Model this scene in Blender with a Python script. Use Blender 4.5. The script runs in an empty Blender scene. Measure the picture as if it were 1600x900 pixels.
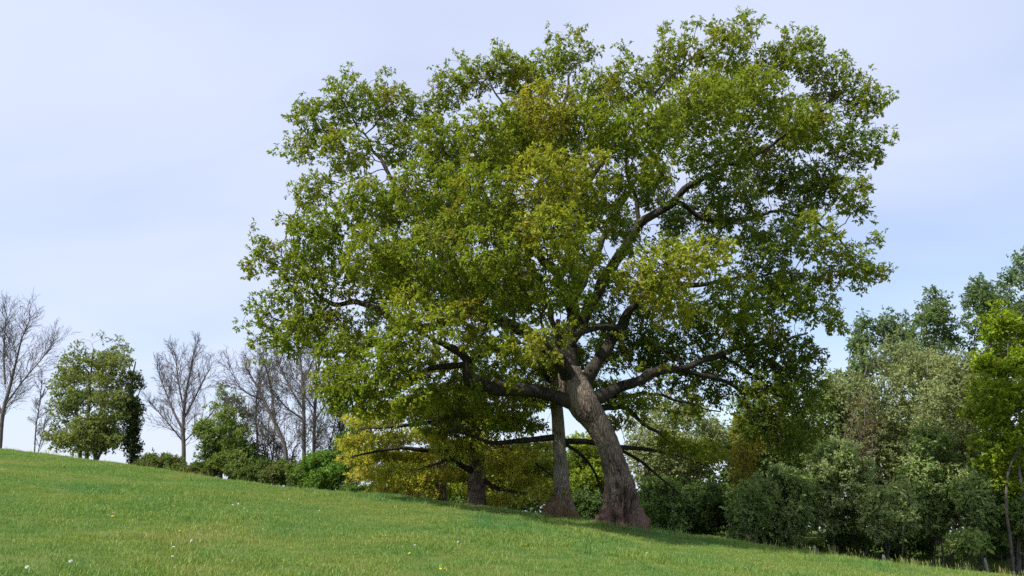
import bpy, math, random
import numpy as np
from mathutils import Vector, noise as mnoise

# ------------------------------------------------------------------ camera, sky, sun
sc = bpy.context.scene
FPX, PITCH, EYE = 1180.0, math.radians(14.7), 1.6
cam_d = bpy.data.cameras.new('camera'); cam = bpy.data.objects.new('camera', cam_d)
sc.collection.objects.link(cam); sc.camera = cam
cam.location = (0, 0, EYE); cam.rotation_euler = (math.radians(90) + PITCH, 0, 0)
cam_d.sensor_width = 36.0; cam_d.lens = 36.0 * FPX / 1600.0
cam_d.clip_start = 0.1; cam_d.clip_end = 5000

SUN_EL, SUN_AZ = math.radians(50), math.atan2(-0.83, -0.56)     # azimuth measured from +Y towards +X
world = bpy.data.worlds.new('World'); sc.world = world; world.use_nodes = True
def build_world():
    nt = world.node_tree; N = nt.nodes; L = nt.links; N.clear()
    out = N.new('ShaderNodeOutputWorld'); bg = N.new('ShaderNodeBackground'); bg.inputs['Strength'].default_value = 0.13
    sky = N.new('ShaderNodeTexSky'); sky.sky_type = 'NISHITA'; sky.sun_disc = False
    sky.sun_elevation = SUN_EL; sky.sun_rotation = SUN_AZ; sky.altitude = 120; sky.air_density = 1.0
    sky.dust_density = 0.9; sky.ozone_density = 2.5
    tc = N.new('ShaderNodeTexCoord'); sep = N.new('ShaderNodeSeparateXYZ'); L.new(tc.outputs['Generated'], sep.inputs[0])
    def m(op, a, b=None):
        n = N.new('ShaderNodeMath'); n.operation = op
        for i, v in enumerate((a, b)):
            if v is None: continue
            if isinstance(v, (int, float)): n.inputs[i].default_value = v
            else: L.new(v, n.inputs[i])
        return n.outputs[0]
    zz = m('ADD', m('MAXIMUM', sep.outputs[2], 0.0), 0.16)      # thin high cloud lies on a flat layer
    cmb = N.new('ShaderNodeCombineXYZ'); L.new(m('DIVIDE', sep.outputs[0], zz), cmb.inputs[0]); L.new(m('DIVIDE', sep.outputs[1], zz), cmb.inputs[1])
    def fbm(scale, detail, loc, dist=0.0):
        mp = N.new('ShaderNodeMapping'); mp.inputs['Location'].default_value = loc; mp.inputs['Scale'].default_value = (-0.75, 1.0, 1)
        L.new(cmb.outputs[0], mp.inputs['Vector'])
        n = N.new('ShaderNodeTexNoise'); n.inputs['Scale'].default_value = scale; n.inputs['Detail'].default_value = detail
        n.inputs['Roughness'].default_value = 0.5; n.inputs['Distortion'].default_value = dist
        L.new(mp.outputs[0], n.inputs['Vector']); return n.outputs['Fac']
    a = fbm(0.38, 2, (8.4, 0.7, 0), 0.5); b = fbm(1.1, 4, (0.4, 7.2, 0), 0.6)
    f = m('ADD', m('MULTIPLY', a, 0.72), m('MULTIPLY', b, 0.28))
    mr = N.new('ShaderNodeMapRange'); mr.interpolation_type = 'SMOOTHSTEP'
    mr.inputs['From Min'].default_value = 0.34; mr.inputs['From Max'].default_value = 0.66
    mr.inputs['To Min'].default_value = 0.34; mr.inputs['To Max'].default_value = 0.96
    L.new(f, mr.inputs['Value'])
    mix = N.new('ShaderNodeMix'); mix.data_type = 'RGBA'
    L.new(mr.outputs[0], mix.inputs['Factor']); L.new(sky.outputs[0], mix.inputs[6]); mix.inputs[7].default_value = (4.25, 4.62, 5.85, 1)
    L.new(mix.outputs[2], bg.inputs['Color']); L.new(bg.outputs[0], out.inputs['Surface'])
build_world()

sun_d = bpy.data.lights.new('sun', 'SUN'); sun = bpy.data.objects.new('sun', sun_d); sc.collection.objects.link(sun)
sun_d.energy = 5.0; sun_d.angle = math.radians(0.9); sun_d.color = (1.0, 0.945, 0.85)
_sd = Vector((math.sin(SUN_AZ) * math.cos(SUN_EL), math.cos(SUN_AZ) * math.cos(SUN_EL), math.sin(SUN_EL)))
sun.rotation_euler = _sd.to_track_quat('Z', 'Y').to_euler(); sun.location = (-30, -30, 60)
sc.view_settings.view_transform = 'Standard'; sc.view_settings.look = 'None'
sc.view_settings.exposure = 0.56; sc.view_settings.gamma = 1.0; sc.view_settings.use_curve_mapping = False
sc.cycles.max_bounces = 12; sc.cycles.diffuse_bounces = 8; sc.cycles.transmission_bounces = 8; sc.cycles.glossy_bounces = 2
sc.cycles.use_denoising = False

# ------------------------------------------------------------------ helpers
RNG = np.random.default_rng(7)
def sstep(a, b, x):
    t = np.clip((np.asarray(x, float) - a) / (b - a), 0, 1); return t * t * (3 - 2 * t)
def ground(x, y):
    x = np.asarray(x, float); y = np.asarray(y, float)
    xl = np.clip(x, -60., 40.)
    z = -0.094 * xl + 0.0225 * y
    yc = 25.5 - 6.5 * sstep(2, 16, x) + 15 * sstep(0, 1, (-x) / 30.)
    d = np.maximum(0, y - yc)
    z = z - 0.13 * d * d / (d + 5.0)
    z = z + 0.25 * np.exp(-((x + 2.6) / 4.2) ** 2) * np.exp(-((y - 28) / 9) ** 2)
    lvl = sstep(0, 15, x) * sstep(27, 40, y) * (1 - 0.9 * sstep(62, 110, y))
    zw = -1.5 - 0.02 * (np.clip(x, -60, 80) - 10)
    z = z * (1 - lvl) + zw * lvl
    return z + 0.03 * np.sin(1.3 * x + 0.7 * y) * np.sin(0.9 * y - 0.5 * x) + 0.03 * np.sin(0.41 * x + 1.3) * np.sin(0.37 * y)
def pix(px, py, y):                                   # the place at depth y seen in that direction
    cx, cy = (px - 800) / FPX, (450 - py) / FPX
    d = np.array((cx, math.cos(PITCH) - cy * math.sin(PITCH), math.sin(PITCH) + cy * math.cos(PITCH)))
    return d * (y / d[1]) + np.array((0, 0, EYE))
def on_ground(px, py, y0=6, y1=60):
    for y in np.arange(y0, y1, 0.05):
        p = pix(px, py, y)
        if p[2] <= ground(p[0], p[1]): return np.array((p[0], p[1], float(ground(p[0], p[1]))))
    return None
def mpp(y): return y / FPX / math.cos(PITCH) * 0.985   # metres for one photo pixel at that depth
def nrm(v): return v / np.maximum(np.linalg.norm(v, axis=-1, keepdims=True), 1e-9)

def link(o, parent=None):
    sc.collection.objects.link(o)
    if parent is not None: o.parent = parent
    return o
def tag(o, label=None, cat=None, group=None, kind=None):
    if label: o['label'] = label
    if cat: o['category'] = cat
    if group: o['group'] = group
    if kind: o['kind'] = kind
    return o
def empty(name, loc):
    o = bpy.data.objects.new(name, None); o.location = [float(v) for v in loc]; o.empty_display_size = 0.3
    return link(o)
def raw_mesh(name, V, F, mat, tint=None, smooth=True):
    """V (n,3); F: list of integer arrays (m,3) / (m,4)"""
    me = bpy.data.meshes.new(name); V = np.asarray(V, np.float32)
    me.vertices.add(len(V)); me.vertices.foreach_set('co', V.ravel())
    F = [np.asarray(f, np.int32) for f in F if len(f)]
    nl = sum(f.size for f in F); npoly = sum(len(f) for f in F)
    me.loops.add(nl); me.polygons.add(npoly)
    me.loops.foreach_set('vertex_index', np.concatenate([f.ravel() for f in F]))
    tot = np.concatenate([np.full(len(f), f.shape[1], np.int32) for f in F])
    st = np.concatenate([[0], np.cumsum(tot)[:-1]]).astype(np.int32)
    me.polygons.foreach_set('loop_start', st)
    try: me.polygons.foreach_set('loop_total', tot)
    except Exception: pass
    me.polygons.foreach_set('use_smooth', np.full(npoly, smooth, dtype=bool))
    if tint is not None:
        at = me.attributes.new('tint', 'FLOAT_COLOR', 'POINT')
        at.data.foreach_set('color', np.concatenate([tint, np.ones((len(tint), 1))], 1).astype(np.float32).ravel())
    me.materials.append(mat); me.update(); me.validate()
    return me
def mesh_obj(name, V, F, mat, parent=None, tint=None, smooth=True, origin=None):
    V = np.asarray(V, float)
    if origin is not None: V = V - np.asarray(origin)
    o = bpy.data.objects.new(name, raw_mesh(name, V, F, mat, tint, smooth))
    return link(o, parent)

# ------------------------------------------------------------------ materials
def new_mat(name):
    m = bpy.data.materials.new(name); m.use_nodes = True; nt = m.node_tree; nt.nodes.clear()
    out = nt.nodes.new('ShaderNodeOutputMaterial'); return m, nt, out
def ramp(nt, src, stops):
    r = nt.nodes.new('ShaderNodeValToRGB'); cr = r.color_ramp
    while len(cr.elements) < len(stops): cr.elements.new(0.5)
    for e, (p, c) in zip(cr.elements, stops): e.position = p; e.color = (*c, 1)
    nt.links.new(src, r.inputs[0]); return r.outputs[0]
def tex_noise(nt, vec, scale, detail=4, rough=0.55, dist=0.0):
    n = nt.nodes.new('ShaderNodeTexNoise'); n.inputs['Scale'].default_value = scale; n.inputs['Detail'].default_value = detail
    n.inputs['Roughness'].default_value = rough; n.inputs['Distortion'].default_value = dist
    if vec is not None: nt.links.new(vec, n.inputs['Vector'])
    return n.outputs['Fac']
def mixc(nt, fac, a, b, mode='MIX'):
    n = nt.nodes.new('ShaderNodeMix'); n.data_type = 'RGBA'; n.blend_type = mode
    for sock, v in ((n.inputs['Factor'], fac), (n.inputs[6], a), (n.inputs[7], b)):
        if isinstance(v, (int, float)): sock.default_value = v
        elif isinstance(v, tuple): sock.default_value = (*v, 1)
        else: nt.links.new(v, sock)
    return n.outputs[2]
def math_n(nt, op, a, b=0.0):
    n = nt.nodes.new('ShaderNodeMath'); n.operation = op
    for i, v in enumerate((a, b)):
        if isinstance(v, (int, float)): n.inputs[i].default_value = v
        else: nt.links.new(v, n.inputs[i])
    return n.outputs[0]

def leaf_material(name, trans=0.32, gloss=0.35, rough=0.45):
    m, nt, out = new_mat(name); N = nt.nodes; L = nt.links
    at = N.new('ShaderNodeAttribute'); at.attribute_name = 'tint'
    p = N.new('ShaderNodeBsdfPrincipled'); p.inputs['Roughness'].default_value = rough; p.inputs['Specular IOR Level'].default_value = gloss
    L.new(at.outputs['Color'], p.inputs['Base Color'])
    t = N.new('ShaderNodeBsdfTranslucent')
    L.new(mixc(nt, 1.0, at.outputs['Color'], (1.45, 1.35, 0.7), 'MULTIPLY'), t.inputs['Color'])
    mx = N.new('ShaderNodeMixShader'); mx.inputs[0].default_value = trans
    L.new(p.outputs[0], mx.inputs[1]); L.new(t.outputs[0], mx.inputs[2]); L.new(mx.outputs[0], out.inputs['Surface'])
    return m
M_LEAF = leaf_material('broad leaf', trans=0.42, gloss=0.16, rough=0.6)
M_LEAF_FINE = leaf_material('small matt leaf', trans=0.38, gloss=0.12, rough=0.7)

def bark_material(name, dark, mid, light, scale=1.0, moss=None, bump=1.0):
    m, nt, out = new_mat(name); N = nt.nodes; L = nt.links
    tc = N.new('ShaderNodeTexCoord'); mp = N.new('ShaderNodeMapping'); mp.inputs['Scale'].default_value = (5 * scale, 5 * scale, 0.9 * scale)
    L.new(tc.outputs['Object'], mp.inputs['Vector'])
    n1 = tex_noise(nt, mp.outputs[0], 3.0, 8, 0.65, 0.4)
    v = N.new('ShaderNodeTexVoronoi'); v.feature = 'DISTANCE_TO_EDGE'; v.inputs['Scale'].default_value = 3.2; L.new(mp.outputs[0], v.inputs['Vector'])
    big = tex_noise(nt, tc.outputs['Object'], 1.3, 4, 0.6)
    h = math_n(nt, 'ADD', math_n(nt, 'MULTIPLY', n1, 0.7), math_n(nt, 'MULTIPLY', math_n(nt, 'MINIMUM', v.outputs['Distance'], 0.25), 1.2))
    col = ramp(nt, h, [(0.34, dark), (0.50, mid), (0.74, light)])
    col = mixc(nt, ramp(nt, big, [(0.42, (0, 0, 0)), (0.62, (1, 1, 1))]), col, mixc(nt, 0.6, col, light))
    if moss is not None:                               # lichen and moss in blotches, thickest on the root collar
        mn = tex_noise(nt, tc.outputs['Object'], 2.4, 6, 0.65)
        sp = N.new('ShaderNodeSeparateXYZ'); L.new(tc.outputs['Object'], sp.inputs[0])
        low = N.new('ShaderNodeMapRange'); low.inputs['From Min'].default_value = 0.15; low.inputs['From Max'].default_value = 1.9
        low.inputs['To Min'].default_value = 0.24; low.inputs['To Max'].default_value = -0.10; L.new(sp.outputs[2], low.inputs['Value'])
        fac = ramp(nt, math_n(nt, 'ADD', mn, low.outputs[0]), [(0.50, (0, 0, 0)), (0.74, (1, 1, 1))])
        col = mixc(nt, math_n(nt, 'MULTIPLY', fac, 0.8), col, moss)
    p = N.new('ShaderNodeBsdfPrincipled'); p.inputs['Roughness'].default_value = 0.9; p.inputs['Specular IOR Level'].default_value = 0.15
    L.new(col, p.inputs['Base Color'])
    b = N.new('ShaderNodeBump'); b.inputs['Strength'].default_value = bump; b.inputs['Distance'].default_value = 0.09
    L.new(h, b.inputs['Height']); L.new(b.outputs[0], p.inputs['Normal']); L.new(p.outputs[0], out.inputs['Surface'])
    return m
M_OAK = bark_material('oak bark', (0.03, 0.022, 0.017), (0.125, 0.096, 0.075), (0.25, 0.205, 0.165), moss=(0.17, 0.10, 0.07))
M_OAK_LIMB = bark_material('shade darkened limb bark', (0.012, 0.010, 0.008), (0.034, 0.029, 0.023), (0.075, 0.066, 0.05))  # limb bark coloured darker than the trunk to hold the crown's shade
M_BARK2 = bark_material('pale fissured bark', (0.045, 0.036, 0.028), (0.20, 0.165, 0.13), (0.42, 0.37, 0.31), scale=1.2, moss=(0.22, 0.11, 0.03))
M_BARK3 = bark_material('brown bark', (0.05, 0.035, 0.025), (0.16, 0.115, 0.085), (0.26, 0.20, 0.155), scale=1.1)
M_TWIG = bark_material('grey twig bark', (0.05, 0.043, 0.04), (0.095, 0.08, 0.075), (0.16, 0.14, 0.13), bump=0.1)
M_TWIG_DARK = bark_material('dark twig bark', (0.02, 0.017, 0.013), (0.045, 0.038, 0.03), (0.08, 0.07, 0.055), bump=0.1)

GREEN_PATCH = None
def grass_material(name, base_only=False):
    m, nt, out = new_mat(name); N = nt.nodes; L = nt.links
    g = N.new('ShaderNodeNewGeometry')
    mp = N.new('ShaderNodeMapping'); mp.inputs['Scale'].default_value = (1, 0.8, 0); L.new(g.outputs['Position'], mp.inputs['Vector'])
    big = tex_noise(nt, mp.outputs[0], 0.33, 4, 0.55, 0.5)
    small = tex_noise(nt, mp.outputs[0], 2.2, 5, 0.6)
    mixn = math_n(nt, 'ADD', math_n(nt, 'MULTIPLY', big, 0.7), math_n(nt, 'MULTIPLY', small, 0.3))
    col = ramp(nt, mixn, [(0.30, (0.064, 0.190, 0.066)), (0.41, (0.118, 0.232, 0.052)), (0.55, (0.178, 0.26, 0.054)), (0.67, (0.25, 0.262, 0.08))])
    if base_only:
        col = mixc(nt, 0.55, col, (0.045, 0.06, 0.016))
        col = mixc(nt, ramp(nt, tex_noise(nt, mp.outputs[0], 7, 6, 0.7), [(0.35, (0, 0, 0)), (0.7, (1, 1, 1))]), col, (0.10, 0.105, 0.034))
        p = N.new('ShaderNodeBsdfPrincipled'); p.inputs['Roughness'].default_value = 0.95; p.inputs['Specular IOR Level'].default_value = 0.05
        L.new(col, p.inputs['Base Color']); L.new(p.outputs[0], out.inputs['Surface']); return m
    at = N.new('ShaderNodeAttribute'); at.attribute_name = 'tint'
    col = mixc(nt, 1.0, col, at.outputs['Color'], 'MULTIPLY')
    p = N.new('ShaderNodeBsdfPrincipled'); p.inputs['Roughness'].default_value = 0.5; p.inputs['Specular IOR Level'].default_value = 0.3
    L.new(col, p.inputs['Base Color'])
    t = N.new('ShaderNodeBsdfTranslucent'); L.new(mixc(nt, 1.0, col, (1.3, 1.3, 0.7), 'MULTIPLY'), t.inputs['Color'])
    mx = N.new('ShaderNodeMixShader'); mx.inputs[0].default_value = 0.35
    L.new(p.outputs[0], mx.inputs[1]); L.new(t.outputs[0], mx.inputs[2]); L.new(mx.outputs[0], out.inputs['Surface'])
    return m
M_SOIL = grass_material('meadow turf', True)
M_GRASS = grass_material('grass blade')
def plain(name, col, rough=0.6, var=0.25, scale=9.0):
    m, nt, out = new_mat(name); N = nt.nodes; L = nt.links
    tc = N.new('ShaderNodeTexCoord'); n = tex_noise(nt, tc.outputs['Object'], scale, 5, 0.6)
    lo = tuple(c * (1 - var) for c in col); hi = tuple(min(1, c * (1 + var)) for c in col)
    p = N.new('ShaderNodeBsdfPrincipled'); p.inputs['Roughness'].default_value = rough
    L.new(ramp(nt, n, [(0.3, lo), (0.7, hi)]), p.inputs['Base Color']); L.new(p.outputs[0], out.inputs['Surface']); return m
M_POST = bark_material('weathered post wood', (0.10, 0.09, 0.08), (0.22, 0.205, 0.185), (0.34, 0.325, 0.30), scale=3, bump=0.3)
M_YELLOW = plain('dandelion yellow', (0.8, 0.66, 0.03), 0.6, 0.1)
M_WHITE = plain('petal white', (0.8, 0.8, 0.78), 0.6, 0.05)
M_STEM = plain('flower stem green', (0.12, 0.2, 0.05), 0.6, 0.2)

# ------------------------------------------------------------------ meadow
def axis(fine0, fine1, step, far0, far1):
    a = list(np.arange(fine0, fine1 + 1e-6, step)); s = step; v = fine1
    while v < far1: s *= 1.25; v += s; a.append(v)
    s = step; v = fine0
    while v > far0: s *= 1.25; v -= s; a.insert(0, v)
    return np.array(a)
def build_meadow():
    xs = axis(-48, 40, 0.5, -900, 900); ys = axis(4, 62, 0.5, -60, 2200)
    X, Y = np.meshgrid(xs, ys); Z = ground(X, Y)
    V = np.stack([X, Y, Z], -1).reshape(-1, 3); n = len(xs)
    i, j = np.meshgrid(np.arange(n - 1), np.arange(len(ys) - 1)); a = (j * n + i).ravel()
    o = mesh_obj('meadow', V, [np.stack([a, a + 1, a + n + 1, a + n], 1)], M_SOIL); tag(o, kind='structure')
build_meadow()

def blade_tuft(name, n, spread, h0, h1, w, lean, seed, seedhead=False):
    r = np.random.default_rng(seed); V = []; T = []; Q = []; C = []
    for k in range(n):
        bx, by = r.normal(0, spread, 2); h = r.uniform(h0, h1); az = r.uniform(0, 2 * math.pi); ln = r.uniform(0.1, 1.0) * lean
        d = np.array((math.cos(az), math.sin(az), 0)); faz = r.uniform(0, 2 * math.pi); s = np.array((math.cos(faz), math.sin(faz), 0)) * w * r.uniform(0.7, 1.3)
        b = np.array((bx, by, -0.02)); m = b + np.array((0, 0, h * 0.6)) + d * h * ln * 0.35; t = b + np.array((0, 0, h * (1 - 0.3 * ln))) + d * h * ln
        i = len(V); V += [b - s, b + s, m + s * 0.8, m - s * 0.8, t]
        Q.append((i, i + 1, i + 2, i + 3)); T.append((i + 3, i + 2, i + 4))
        g = r.uniform(0.75, 1.3); dry = r.random() < (0.6 if seedhead else 0.06)
        c = np.array((1.8, 1.25, 1.8)) * g if dry else np.array((r.uniform(0.8, 1.2), 1.0, r.uniform(0.8, 1.2))) * g
        C += [c] * 5
        if seedhead and r.random() < 0.4:
            i = len(V); V += [t - s * 2 - (0, 0, .05), t + s * 2 - (0, 0, .05), t + s * 1.6 + (0, 0, .06), t - s * 1.6 + (0, 0, .06), t + (0, 0, .1)]
            Q.append((i, i + 1, i + 2, i + 3)); T.append((i + 3, i + 2, i + 4)); C += [np.array((1.9, 1.3, 2.0)) * g] * 5
    me = raw_mesh(name, np.array(V), [np.array(Q), np.array(T)], M_GRASS, np.array(C))
    return bpy.data.objects.new(name, me)
def build_grass():
    col = bpy.data.collections.new('grass_tufts')
    specs = [(130, 0.18, 0.04, 0.09, 0.0035, 0.9), (130, 0.18, 0.04, 0.10, 0.004, 1.0), (120, 0.17, 0.05, 0.12, 0.004, 0.9), (90, 0.13, 0.08, 0.17, 0.0045, 0.8)]
    for i, s in enumerate(specs): col.objects.link(blade_tuft('grass_tuft_%d' % i, *s, seed=20 + i))
    col.objects.link(blade_tuft('grass_tuft_4', 26, 0.10, 0.25, 0.55, 0.004, 0.35, 30, True))
    r = np.random.default_rng(5); P = []; K = []; S = []
    for y0, y1, den in ((6, 8, 12), (8, 18, 26), (18, 26, 19), (26, 34, 14), (34, 46, 9), (46, 56, 3)):
        n = int(den * 0.85 * (y1 * y1 - y0 * y0)); y = np.sqrt(r.uniform(y0 * y0, y1 * y1, n)); x = y * r.uniform(-0.85, 0.85, n)
        P.append(np.stack([x, y, ground(x, y)], 1))
    P = np.concatenate(P); n = len(P)
    lush = np.array([mnoise.noise(Vector((p[0] * 0.30 + 4, p[1] * 0.22, 1.5))) for p in P]) + np.array([0.5 * mnoise.noise(Vector((p[0] * 1.1, p[1] * 0.9, 7.5))) for p in P])
    K = np.where(lush > 0.42, 3, np.where(lush > 0.12, 2, r.integers(0, 2, n)))
    rare = r.random(n); K = np.where((rare < 0.006) & (K < 2), 3, K)
    S = r.uniform(0.62, 1.05, n) * (1 + 0.25 * np.clip(lush, -0.6, 0.8))
    # rank dry stems on the brow to the right
    m = 150; bx = r.uniform(3, 17, m); by = 25.0 - 4.5 * sstep(2, 16, bx) + r.normal(0.5, 1.3, m)
    wet = r.random(m) < 0.25 + 0.75 * sstep(7, 12, bx); bx, by = bx[wet], by[wet]; m = len(bx)
    P = np.concatenate([P, np.stack([bx, by, ground(bx, by)], 1)]); K = np.concatenate([K, np.full(m, 4)]); S = np.concatenate([S, r.uniform(0.3, 0.7, m)])
    # longer grass left standing round the trunks, and a ragged fringe on the brow
    for px_, yy, rr_, m in ((968, 26.0, 1.15, 70), (874, 29.0, 0.75, 40), (745, 31.5, 0.5, 30), (688, 35.0, 0.45, 20)):
        cx_ = (px_ - 800) / FPX * yy * 0.972; a_ = r.uniform(0, 6.283, m); d_ = rr_ * r.uniform(0.8, 1.35, m); qx = cx_ + d_ * np.cos(a_); qy = yy + d_ * np.sin(a_)
        P = np.concatenate([P, np.stack([qx, qy, ground(qx, qy)], 1)]); K = np.concatenate([K, np.full(m, 3)]); S = np.concatenate([S, r.uniform(0.9, 1.7, m)])
    m = 900; qx = r.uniform(-30, 4, m); qy = 26.5 + 15 * sstep(0, 1, (-qx) / 30.) + r.normal(0.5, 2.0, m)
    P = np.concatenate([P, np.stack([qx, qy, ground(qx, qy)], 1)]); K = np.concatenate([K, np.where(r.random(m) < 0.12, 4, 3)]); S = np.concatenate([S, r.uniform(0.45, 1.25, m)]); S[-m:][K[-m:] == 4] *= 0.5
    n = len(P)
    me = bpy.data.meshes.new('grass'); me.vertices.add(n); me.vertices.foreach_set('co', P.astype(np.float32).ravel())
    me.attributes.new('kind_index', 'INT', 'POINT').data.foreach_set('value', K.astype(np.int32))
    me.attributes.new('size', 'FLOAT', 'POINT').data.foreach_set('value', S.astype(np.float32))
    rot = np.stack([r.normal(0, 0.08, n), r.normal(0, 0.08, n), r.uniform(0, 6.283, n)], 1)
    me.attributes.new('turn', 'FLOAT_VECTOR', 'POINT').data.foreach_set('vector', rot.astype(np.float32).ravel())
    me.materials.append(M_GRASS)
    o = link(bpy.data.objects.new('grass', me)); tag(o, 'short green pasture grass covering the sloping meadow', 'grass', kind='stuff')
    ng = bpy.data.node_groups.new('scatter tufts', 'GeometryNodeTree')
    ng.interface.new_socket('Geometry', in_out='INPUT', socket_type='NodeSocketGeometry'); ng.interface.new_socket('Geometry', in_out='OUTPUT', socket_type='NodeSocketGeometry')
    N = ng.nodes; L = ng.links; gi = N.new('NodeGroupInput'); go = N.new('NodeGroupOutput')
    ci = N.new('GeometryNodeCollectionInfo'); ci.inputs['Collection'].default_value = col; ci.inputs['Separate Children'].default_value = True; ci.inputs['Reset Children'].default_value = True
    ip = N.new('GeometryNodeInstanceOnPoints'); ip.inputs['Pick Instance'].default_value = True
    def attr(name, typ):
        a = N.new('GeometryNodeInputNamedAttribute'); a.data_type = typ; a.inputs['Name'].default_value = name; return a.outputs['Attribute']
    e2r = N.new('FunctionNodeEulerToRotation'); L.new(attr('turn', 'FLOAT_VECTOR'), e2r.inputs[0])
    L.new(gi.outputs[0], ip.inputs['Points']); L.new(ci.outputs[0], ip.inputs['Instance']); L.new(attr('kind_index', 'INT'), ip.inputs['Instance Index'])
    L.new(e2r.outputs[0], ip.inputs['Rotation']); L.new(attr('size', 'FLOAT'), ip.inputs['Scale']); L.new(ip.outputs[0], go.inputs[0])
    md = o.modifiers.new('scatter', 'NODES'); md.node_group = ng
build_grass()

# ------------------------------------------------------------------ tree kit
def smooth_path(pts, step):
    """Catmull-Rom through rows of (x, y, z, r), resampled every step metres"""
    P = np.asarray(pts, float); E = np.concatenate([[2 * P[0] - P[1]], P, [2 * P[-1] - P[-2]]]); out = []
    for i in range(1, len(E) - 2):
        n = max(1, int(np.linalg.norm(E[i + 1, :3] - E[i, :3]) / step))
        for t in np.arange(n) / n:
            a, b, c, d = E[i - 1], E[i], E[i + 1], E[i + 2]
            out.append(0.5 * (2 * b + (c - a) * t + (2 * a - 5 * b + 4 * c - d) * t * t + (3 * b - a - 3 * c + d) * t ** 3))
    out.append(P[-1]); return np.array(out)
def frames(path):
    T = np.gradient(path, axis=0); T = nrm(T); U = np.zeros_like(T)
    u = np.cross(T[0], (0.0, 1.0, 0.0)); u = u / max(np.linalg.norm(u), 1e-6)
    for i in range(len(T)):
        u = u - T[i] * np.dot(u, T[i]); u /= max(np.linalg.norm(u), 1e-6); U[i] = u
    return T, U, np.cross(T, U)
def sweep(path4, nseg, disp=None, cap=True):
    P = path4[:, :3]; R = path4[:, 3]; T, U, W = frames(P); th = np.linspace(0, 2 * math.pi, nseg, endpoint=False)
    D = np.cos(th)[None, :, None] * U[:, None] + np.sin(th)[None, :, None] * W[:, None]
    rr = np.repeat(R[:, None], nseg, 1)
    if disp is not None: rr = disp(P, R, th, D, rr)
    V = (P[:, None] + D * rr[..., None]).reshape(-1, 3); n = len(P)
    i, j = np.meshgrid(np.arange(n - 1), np.arange(nseg), indexing='ij'); k = (j + 1) % nseg
    Q = np.stack([i * nseg + j, i * nseg + k, (i + 1) * nseg + k, (i + 1) * nseg + j], -1).reshape(-1, 4)
    F = [Q]
    if cap:
        V = np.concatenate([V, P[-1:] + T[-1] * R[-1] * 0.6]); c = len(V) - 1; j = np.arange(nseg)
        F.append(np.stack([(n - 1) * nseg + j, (n - 1) * nseg + (j + 1) % nseg, np.full(nseg, c)], 1))
    return V, F
def bark_disp(seed, amp=0.10, ridge=0.05, roots=0.0, zb=0.0):
    off = Vector((seed * 3.7, seed * 1.9, seed * 5.1))
    def f(P, R, th, D, rr):
        for i in range(len(P)):
            for j in range(len(th)):
                d = D[i, j]; q = Vector(P[i] + d * R[i])
                a = mnoise.noise(q * 1.6 + off); b = mnoise.noise(Vector((q.x * 7, q.y * 7, q.z * 1.8)) + off)
                rr[i, j] *= 1 + amp * a + ridge * b
                if roots:
                    az = math.atan2(d[0], -d[1]); k = math.exp(-max(P[i][2] - zb, 0) / 0.55); rr[i, j] *= 1 + roots * k * (math.cos(2.5 * az + 0.35) ** 2 - 0.5 + 0.3 * mnoise.noise(q * 5))
        return rr
    return f

def colonize(seeds, sparent, attr, D, kill, iters, rng, jitter=0.25, trop=(0, 0, 0.0), reach=1e9, maxch=4):
    """grow a branch network from the seed nodes towards the attraction points"""
    pos = [np.asarray(seeds, float)]; par = [np.asarray(sparent, int)]; A = np.asarray(attr, float)
    cnt = len(seeds); nch = np.zeros(400000, int); alive = np.ones(len(A), bool)
    nd = np.full(len(A), 1e9); ni = np.zeros(len(A), int)
    def update(Pn, start):
        for c in range(0, len(Pn), 400):
            d = np.sqrt(np.maximum(0, (A ** 2).sum(1)[:, None] - 2 * A @ Pn[c:c + 400].T + (Pn[c:c + 400] ** 2).sum(1)[None]))
            k = d.argmin(1); m = d[np.arange(len(A)), k]; b = m < nd
            nd[b] = m[b]; ni[b] = start + c + k[b]
    update(pos[0], 0); allp = pos[0]; trop = np.asarray(trop, float)
    for it in range(iters):
        alive &= nd > kill
        act = alive & (nd < reach)
        if not act.any(): break
        idx = ni[act]; dirs = nrm(A[act] - allp[idx]); acc = np.zeros((cnt, 3)); np.add.at(acc, idx, dirs)
        u = np.unique(idx); u = u[nch[u] < maxch]
        full = act & (nch[ni] >= maxch); alive &= ~full
        if not len(u): break
        g = nrm(nrm(acc[u]) + rng.normal(0, jitter, (len(u), 3)) + trop)
        new = allp[u] + g * D
        nch[u] += 1; par.append(u); allp = np.concatenate([allp, new]); start = cnt; cnt += len(new)
        update(new, start)
    return allp, np.concatenate(par)
def pipe(par, n_seed, seed_r, tip, expo=2.3):
    n = len(par); r = np.zeros(n); h = np.zeros(n, int)
    for i in range(n - 1, n_seed - 1, -1):
        if r[i] == 0: r[i] = tip ** expo
        p = par[i]
        if p >= 0: r[p] += r[i]; h[p] = max(h[p], h[i] + 1)
    rad = np.maximum(r, tip ** expo) ** (1 / expo); rad[:n_seed] = seed_r
    rad[n_seed:] = np.minimum(rad[n_seed:], rad[np.maximum(par[n_seed:], 0)] * 0.92); return rad, h
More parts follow.
